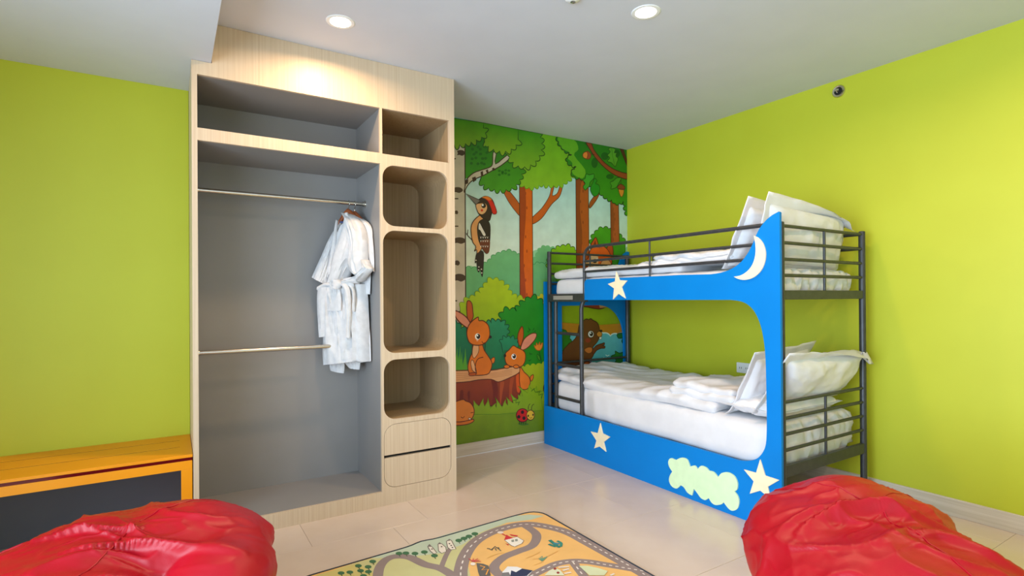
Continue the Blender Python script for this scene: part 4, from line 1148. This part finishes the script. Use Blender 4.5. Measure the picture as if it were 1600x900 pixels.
# rabbit behind the stump
W.fill(E_((820, 830), (850, 805), (852, 840), (830, 872)), RB, smooth=3, line=(92, 34, 10), lw=1.0)
W.fill(E_((718, 735), (760, 780), (810, 830), (820, 890), (790, 950), (720, 930)), RB, smooth=3, line=(92, 34, 10), lw=1.1)
W.fill(E_((735, 322), (752, 360), (750, 440), (722, 520), (700, 480), (698, 400)), RD, smooth=4, line=(92, 34, 10), lw=1.2)
W.fill(E_((882, 395), (870, 450), (800, 530), (740, 560), (725, 540), (760, 450), (830, 395)), (222, 140, 112), smooth=4, line=(92, 34, 10), lw=1.2)
W.fill(E_((650, 515), (690, 535), (745, 560), (772, 600), (765, 680), (720, 728), (620, 720), (575, 680), (570, 600), (610, 555)), RB, smooth=4, line=(92, 34, 10), lw=1.2)
W.oval(802.0, 557.0, 3.8, 4.4, (252, 250, 246)); W.oval(802.6, 556.6, 2.7, 3.5, (36, 20, 14)); W.oval(801.6, 555.2, 1.0, 1.1, (255, 255, 255))
W.oval(788.2, 555.5, 2.0, 2.6, (40, 22, 16))
for x in (585, 680): W.oval(700 + x / 6.431, 460 + 725 / 6.431, 4.3, 2.8, RB, line=(92, 34, 10), lw=1.0)
# grass tufts over the stump
W.fill(spikes(G_((250, 500), (330, 470), (430, 500), (560, 490), (680, 440), (740, 380), (860, 310), (930, 390)), 9, 1.35, 1, 0.2) + G_((940, 520), (500, 560), (250, 560)), (134, 176, 18), (134, 162, 12), line=(90, 136, 10), lw=0.7)
W.stroke(spikes(G_((830, 330), (880, 340), (935, 400)), 7, 0.9, 1, 0.2), (30, 90, 10), 0.9)
W.stroke(spikes(G_((650, 420), (700, 470)), 6, 0.9, 1, 0.2), (30, 90, 10), 0.9)
# sleeping rabbit
W.fill(G_((-20, 480), (80, 430), (150, 410), (170, 425), (220, 445), (255, 500), (255, 560), (225, 610), (160, 630), (60, 640), (-20, 640)), (222, 128, 44), smooth=3, line=(92, 34, 10), lw=1.2)
W.fill(G_((-20, 635), (120, 636), (210, 618), (250, 610), (250, 632), (190, 660), (80, 672), (-20, 670)), (216, 116, 34), smooth=3, line=(92, 34, 10), lw=1.1)
rline(G_((125, 585), (145, 597), (160, 578)), 0.9); rline(G_((222, 545), (250, 540)), 0.9)
W.oval(733.0, 654.0, 2.0, 1.6, (236, 220, 200), line=(92, 34, 10), lw=0.7)
# ladybird
W.fill(G_((700, 655), (740, 640), (810, 660), (740, 672)), (70, 120, 10), smooth=3)
W.stroke(G_((800, 515), (803, 475), (820, 455)), (50, 24, 10), 0.9, smooth=3); W.stroke(G_((832, 515), (838, 475), (858, 458)), (50, 24, 10), 0.9, smooth=3)
for x in (712, 732, 755, 778): W.stroke(G_((x + 2, 625), (x - 4, 660)), (50, 24, 10), 0.9)
W.oval(700 + 742 / 6.431, 560 + 570 / 6.431, 9.6, 10.4, (206, 34, 16), line=(80, 16, 8), lw=1.2)
for x, y in ((742, 538), (705, 585), (757, 598)): W.oval(700 + x / 6.431, 560 + y / 6.431, 2.5, 2.8, (40, 18, 12), same=False)
W.oval(700 + 823 / 6.431, 560 + 568 / 6.431, 6.2, 7.8, (234, 188, 50), line=(80, 40, 8), lw=1.1)
W.oval(700 + 800 / 6.431, 560 + 575 / 6.431, 1.2, 1.9, (40, 18, 12)); W.oval(700 + 848 / 6.431, 560 + 565 / 6.431, 1.1, 1.8, (40, 18, 12))
W.stroke(G_((812, 592), (824, 600), (838, 590)), (80, 40, 8), 0.7)
W.oval(700 + 985 / 6.431, 560 + 300 / 6.431, 5.6, 9.5, (50, 26, 16))
# fox in the upper part
W.fill(J_((610, 110), (640, 50), (672, 8), (695, 60), (700, 120), (640, 140)), (190, 76, 22), smooth=3, line=(80, 20, 10), lw=1.2)
W.fill(J_((640, 105), (668, 40), (682, 110)), (120, 36, 16))
W.fill(J_((800, 140), (845, 75), (868, 110), (878, 180), (870, 260), (840, 270), (815, 190)), (180, 66, 20), smooth=3, line=(80, 20, 10), lw=1.2)
W.fill(J_((600, 180), (640, 125), (740, 105), (810, 150), (850, 230), (860, 320), (820, 370), (720, 395), (640, 385), (560, 330), (545, 290), (590, 240)), (222, 92, 24), smooth=4, line=(90, 26, 10), lw=1.2)
W.fill(J_((550, 290), (600, 275), (660, 290), (700, 250), (690, 380), (600, 380), (575, 330)), (226, 170, 112), smooth=3)
W.fill(J_((610, 235), (660, 215), (700, 235), (690, 290), (640, 290)), (236, 196, 150), smooth=3)
W.oval(840 + 662 / 7.5, 370 + 285 / 7.5, 3.4, 3.2, (30, 18, 14))
W.oval(840 + 690 / 7.5, 370 + 272 / 7.5, 2.0, 2.6, (250, 246, 236))
W.fill(J_((730, 320), (770, 270), (830, 280), (855, 340), (780, 385)), (220, 160, 100), smooth=3, line=(110, 36, 14), lw=1.0)
W.stroke(J_((700, 130), (710, 110), (720, 135), (735, 108), (745, 135)), (90, 26, 10), 0.8)
# fox belly and tail low edge seen under the upper bunk
W.fill([(898, 440), (960, 440), (958, 474), (945, 480), (935, 483), (918, 480), (902, 474)], (150, 50, 22), smooth=2, line=(60, 16, 8), lw=1.2)
W.fill([(934, 474), (946, 473), (948, 480), (936, 481)], (210, 150, 90))
# river bank and beaver
W.fill([(868, 503), (890, 505), (930, 508), (1000, 504), (1000, 560), (868, 560)], (196, 132, 26), (190, 120, 20))
W.fill(scal([(1000, 520), (962, 522), (950, 525), (940, 520), (920, 524), (870, 523)], 12, 0.16, -1) + [(868, 600), (1000, 590)], (100, 190, 200), (40, 140, 140), line=(220, 232, 220), lw=1.8)
W.fill([(860, 566), (990, 566), (990, 640), (860, 640)], (100, 150, 20), (110, 150, 18))
W.fill(scal(H_((90, 520), (110, 440), (140, 500), (175, 540), (150, 600), (90, 640)), 8, 0.5) + H_((60, 640), (60, 520)), (30, 120, 20), line=(12, 70, 10), lw=1.1)
W.fill(H_((560, 700), (600, 680), (600, 650), (640, 670), (690, 655), (740, 670), (740, 790), (640, 790), (600, 760), (610, 730)), (34, 120, 30), smooth=3, line=(10, 60, 16), lw=1.3)
W.fill(H_((620, 490), (700, 480), (740, 500), (740, 600), (690, 590), (660, 560), (670, 530), (630, 530)), (34, 120, 30), smooth=3, line=(10, 60, 16), lw=1.3)
W.stroke(H_((510, 685), (525, 697), (545, 688)), (200, 226, 216), 1.2); W.stroke(H_((490, 710), (505, 720), (520, 712)), (200, 226, 216), 1.2)
BV = (112, 62, 20)
W.fill(H_((110, 650), (160, 590), (220, 540), (250, 480), (262, 410), (300, 370), (330, 350), (350, 358), (370, 347), (390, 362), (430, 385), (450, 430), (452, 480), (445, 540), (420, 580), (390, 620), (400, 680), (370, 740), (380, 830), (300, 850), (100, 860), (95, 740)), BV, (100, 50, 16), smooth=3, line=(56, 24, 8), lw=1.2)
W.fill(H_((385, 650), (420, 600), (480, 578), (498, 572), (500, 590), (480, 600), (505, 605), (500, 625), (470, 625), (425, 645), (400, 680)), (112, 52, 20), smooth=2, line=(56, 24, 8), lw=1.1)
W.fill(H_((310, 640), (345, 615), (382, 620), (380, 660), (345, 672)), (190, 106, 40), smooth=3, line=(90, 40, 10), lw=0.9)
W.oval(860 + 345 / 6, 440 + 550 / 6, 4.2, 3.6, (150, 52, 28))
W.oval(860 + 372 / 6, 440 + 492 / 6, 4.6, 5.4, (240, 236, 224), line=(50, 24, 10), lw=0.8); W.oval(860 + 376 / 6, 440 + 490 / 6, 2.8, 3.6, (34, 20, 12)); W.oval(860 + 370 / 6, 440 + 482 / 6, 1.0, 1.2, (255, 255, 250))
W.fill(H_((430, 480), (455, 462), (475, 480), (472, 510), (445, 518), (428, 500)), (214, 140, 50), smooth=3, line=(70, 32, 10), lw=0.9)
W.oval(860 + 466 / 6, 440 + 462 / 6, 2.4, 2.0, (40, 22, 12)); W.fill(H_((450, 520), (472, 515), (470, 540), (452, 542)), (240, 234, 216), line=(70, 32, 10), lw=0.7)
W.fill(H_((300, 780), (330, 750), (370, 770), (368, 830), (310, 830)), (190, 92, 34), smooth=3, line=(90, 40, 10), lw=0.9)
mural = W.build('wall_mural', M['print'])
tag(mural, 'forest wallpaper mural with birch, woodpecker, rabbits on a stump and beaver', 'mural')

# ------------------------------------------------------------------ play rug
RX0, RX1, RY0, RY1 = 0.44, 1.800, 0.55, 2.600
rug = empty('play_rug', (1.1, 1.6, 0), 'childrens road-map play rug with dark bound edge on the tiled floor', 'rug')
def rug_loop(ins=0.0):
    pts = rrect(RX0 + ins, RX1 - ins, RY0 + ins, RY1 - ins, 0.085 - ins * 0.5, n=8)
    # the left part of the far edge lies slightly back, with a small ripple
    out = []
    L = resample(pts + [pts[0]], 240)[:-1]
    for x, y in L:
        if y > 2.4:
            y -= max(0, (1.62 - x)) * 0.055
            y += 0.016 * math.exp(-((x - 1.07) / 0.05) ** 2)
        out.append((x, y))
    return out
MB().slab([rug_loop(0.004)], 2, 0.0005, 0.0075).build('pile', M['felt'] if False else mat('rug_base', (226, 196, 120), 0.95), rug)
lp = rug_loop(0.0)
MB().tube([(x, y, 0.0058) for x, y in lp], 0.0055, 8, caps=False, closed=True).build('bound_edge', mat('navy_binding', (46, 52, 62), 0.9), rug, smooth=True)
F_ = Print(2, 0.0078, 0.00003, [(0, RX0 + 0.004, RX1 - 0.004), (1, RY0 + 0.004, RY1 - 0.004)])
F_.mpp = 0.0021
def fl_add(loop, c):
    F_.n += 1; k = len(F_.v)
    tr = tessellate_polygon([[Vector((x, y, 0)) for x, y in loop]])
    for x, y in loop: F_.v.append((x, y, F_.value + F_.step * F_.n)); F_.c.append(lin(c))
    for t in tr:
        A, B, D = (Vector(F_.v[k + i]) for i in t)
        F_.f.append(tuple(k + i for i in (t if (B - A).cross(D - A).z > 0 else t[::-1])))
fl_add(rug_loop(0.006), (230, 182, 112))
def R4(*p): return zoomed(600, 790, 5.333, p)
def R5(*p): return zoomed(830, 790, 7.27, p)
def R1(*p): return zoomed(440, 740, 5.0, p)
GRN, GR2, ROAD, WHT = (196, 194, 142), (184, 198, 178), (142, 126, 124), (226, 218, 212)
# meadow on the left, mint rim along the far edge
F_.fill([(808, 807), (790, 812), (740, 826), (700, 838), (660, 848), (620, 862), (560, 878), (500, 898), (440, 930), (470, 1300), (740, 1300), (735, 900), (726, 860), (745, 838), (790, 818)], GRN)
F_.fill([(826, 804), (806, 806), (760, 817), (700, 834), (665, 845), (656, 846), (620, 859), (575, 872), (585, 872), (640, 870), (690, 864), (724, 850), (750, 832), (790, 817), (830, 812), (850, 806)], GR2, GR2)
F_.fill([(430, 1300), (480, 905), (500, 897), (560, 880), (590, 900), (640, 1300)], (202, 190, 120))
def road(pts, w, dashed=True):
    F_.stroke(pts, ROAD, w, smooth=6)
    if dashed: F_.stroke(spline(pts, False, 6), WHT, 3.0, dash=(9.5,))
# main ring road
road([(1120, 985), (1060, 930), (1008, 898), (960, 871), (918, 848), (885, 831), (850, 822), (822, 819), (795, 823), (765, 833), (742, 847), (728, 865), (721, 885), (720, 905), (725, 960), (760, 1060)], 30)
road([(820, 821), (838, 835), (832, 852), (808, 862), (785, 872), (772, 888), (790, 905), (830, 930)], 23, False)
road([(820, 905), (845, 892), (870, 881), (895, 877), (920, 878), (945, 882), (975, 887), (1010, 893)], 22)
road([(895, 878), (908, 895), (925, 915)], 20, True)
road([(590, 930), (592, 890), (608, 872), (636, 870), (664, 882), (688, 888), (708, 900), (720, 912)], 22, False)
road([(690, 885), (697, 868), (704, 856)], 12, False)
# trees
def bush(cx, cy, r=4.3):
    F_.oval(cx, cy, r * 1.25, r * 0.62, (64, 108, 74)); F_.stroke([(cx, cy + 2), (cx + 2, cy + 5)], (70, 84, 60), 2.0)
for x, y in ((623, 291), (667, 274), (708, 257), (757, 236), (183, 397), (258, 400), (336, 388), (420, 418), (125, 400)): bush(600 + x / 5.333, 790 + y / 5.333)
for x, y in ((465, 778), (533, 772), (617, 760), (678, 768), (600, 722), (676, 730), (712, 688), (640, 800), (560, 815)): bush(440 + x / 5, 740 + y / 5)
# castle
for p in ([(366, 345), (400, 345), (440, 395), (415, 405), (385, 380)], [(450, 325), (480, 320), (515, 350), (520, 385), (480, 400), (455, 380)], [(520, 300), (560, 290), (600, 365), (555, 370), (530, 350)]):
    F_.fill(R4(*p), (222, 214, 202), line=(120, 108, 100), lw=2.0)
for p in ([(360, 345), (378, 322), (400, 345)], [(445, 325), (462, 308), (484, 322)], [(515, 300), (545, 280), (564, 292)]):
    F_.fill(R4(*p), (120, 112, 106))
for x, y in ((545, 320), (560, 335), (570, 352), (480, 345), (400, 365)): F_.oval(600 + x / 5.333, 790 + y / 5.333, 1.4, 0.9, (90, 80, 76), same=True)
# windmill cottage
F_.fill(R4((1005, 290), (1060, 335), (1090, 345), (1150, 318), (1165, 295), (1110, 262)), (232, 226, 216), line=(130, 116, 110), lw=1.6)
F_.fill(R4((1000, 290), (1020, 245), (1050, 262), (1078, 272), (1050, 280)), (196, 46, 56))
F_.fill(R4((1045, 240), (1115, 252), (1110, 262), (1060, 252)), (196, 46, 56)); F_.fill(R4((985, 235), (1045, 262), (1040, 268), (980, 240)), (196, 46, 56))
F_.fill(R4((1010, 318), (1040, 326), (1035, 336)), (196, 46, 56)); F_.oval(782, 832.5, 5, 1.8, (226, 214, 204))
for x, y in ((1072, 298), (1102, 292)): F_.fill(R4((x - 12, y - 8), (x + 10, y - 12), (x + 14, y + 6), (x - 8, y + 10)), (140, 146, 136))
# camel-like animal, cactus, agave
F_.stroke(R4((858, 360), (880, 362), (890, 372), (910, 358), (925, 342), (940, 356), (952, 350)), (96, 92, 80), 3.4)
for p in ([(905, 360), (900, 376)], [(925, 358), (938, 378)], [(945, 355), (975, 380)], [(955, 352), (960, 366)]): F_.stroke(R4(*p), (96, 92, 80), 2.4)
def seg(pts, w, c): F_.stroke(pts, c, w, smooth=3)
seg(R5((210, 395), (240, 420), (290, 460), (330, 475)), 9, (48, 124, 112)); seg(R5((200, 440), (230, 455), (280, 470)), 7, (48, 124, 112))
seg(R5((295, 405), (340, 430), (335, 470)), 7, (56, 134, 120)); seg(R5((250, 430), (320, 440)), 8, (60, 130, 150))
for dx in range(6): F_.stroke(R5((125, 635), (85 + dx * 19, 600 - (dx % 3) * 10)), (104, 146, 122), 3.0)
for p in ([(860, 440), (930, 410), (1000, 395)], [(1180, 440), (1230, 425), (1300, 390)], [(1240, 450), (1350, 430), (1450, 380)], [(1250, 500), (1330, 470)]):
    F_.stroke(R4(*p), (222, 172, 92), 1.6, smooth=4)
# volcano and snowy peak
F_.fill(R4((770, 482), (830, 490), (870, 505), (890, 587), (800, 600), (785, 560)), (96, 92, 88))
F_.stroke(R4((800, 505), (840, 515), (815, 540), (870, 535), (850, 580)), (236, 160, 60), 2.6)
for a in range(9): F_.stroke(R4((740 + 8 * (a % 3), 470), (705 + a * 13, 445 + (a % 3) * 12)), (200, 70, 80), 2.2)
F_.oval(739, 882, 4, 2.4, (232, 220, 210))
F_.fill(R4((985, 560), (1030, 512), (1110, 515), (1180, 540), (1240, 548), (1200, 590), (1000, 600)), (226, 226, 230))
F_.fill(R4((1060, 545), (1100, 560), (1150, 530), (1240, 546), (1190, 590), (1050, 600)), (44, 52, 84)); F_.fill(R4((985, 565), (1040, 560), (1060, 600), (980, 600)), (120, 118, 120))
# town island with crossings
F_.fill(R5((540, 690), (640, 690), (760, 715), (870, 750), (830, 800), (660, 800)), (206, 214, 176))
F_.fill(R5((150, 800), (200, 750), (270, 715), (330, 740), (380, 800)), (214, 218, 190))
for p in ([(360, 745), (430, 725)], [(375, 780), (455, 765)], [(310, 710), (430, 700)], [(900, 800), (945, 780)]): F_.stroke(R5(*p), WHT, 4.5)
for x, y in ((270, 725), (305, 770)): F_.oval(830 + x / 7.27, 790 + y / 7.27, 2.4, 1.8, (150, 60, 56))
# nearer part of the rug, below the picture's edge: the ring closes through plain meadow
pr = F_.build('pile_print', M['felt']); parent_to(pr, rug)
pr.name = 'printed_face'
# ------------------------------------------------------------------ the two bean bags
def nd(*p): return p
beanbag('bean_bag', (2.02, 0.90, 0.26),
        [((-0.02, 0.12, 0.135), (0.345, 0.24, 0.145)), ((-0.02, -0.12, 0.03), (0.375, 0.34, 0.205)), ((0.18, -0.10, -0.02), (0.255, 0.28, 0.155)), ((0.0, 0.0, -0.13), (0.39, 0.40, 0.15)), ((-0.17, 0.05, 0.045), (0.235, 0.28, 0.185)), ((-0.01, 0.15, 0.215), (0.17, 0.14, 0.095))],
        [([(-0.75, -0.1, 0.45), (-0.45, 0.0, 0.72), (-0.05, 0.0, 0.95), (0.35, -0.1, 0.8), (0.7, -0.2, 0.5)], 0.10, 0.030, 0.30),
         ([(0.0, -0.5, 0.8), (0.25, -0.45, 0.75), (0.5, -0.55, 0.5), (0.7, -0.6, 0.25)], 0.10, 0.035, 0.28),
         ([(-0.4, -0.5, 0.6), (-0.1, -0.45, 0.8), (0.2, -0.35, 0.85)], 0.07, 0.016, 0.35)],
        'red leatherette bean bag in front of the bunk bed at the right', 3.0, [(4.15, 4.45), (1.8, 1.4), (0.2, -0.2)])
beanbag('bean_bag', (-0.12, 2.20, 0.24),
        [((0.08, 0.12, 0.12), (0.32, 0.25, 0.145)), ((-0.12, -0.05, 0.03), (0.35, 0.36, 0.215)), ((0.30, 0.0, 0.085), (0.165, 0.20, 0.125)), ((0, 0, -0.12), (0.43, 0.42, 0.14)), ((0.14, 0.14, 0.185), (0.13, 0.12, 0.085)), ((-0.10, 0.06, 0.105), (0.29, 0.24, 0.15))],
        [([(0.95, -0.1, 0.4), (0.7, -0.2, 0.65), (0.2, -0.3, 0.85), (-0.3, -0.45, 0.65)], 0.09, 0.026, 0.35),
         ([(0.85, -0.5, 0.2), (0.4, -0.6, 0.55), (-0.1, -0.7, 0.5)], 0.09, 0.024, 0.4),
         ([(0.2, -0.05, 0.95), (-0.3, -0.1, 0.85), (-0.75, -0.3, 0.5)], 0.07, 0.020, 0.35)],
        'red leatherette bean bag in front of the orange bench at the left', 8.0, [(4.4, 4.0), (2.6, 2.9), (0.6, 0.3)])
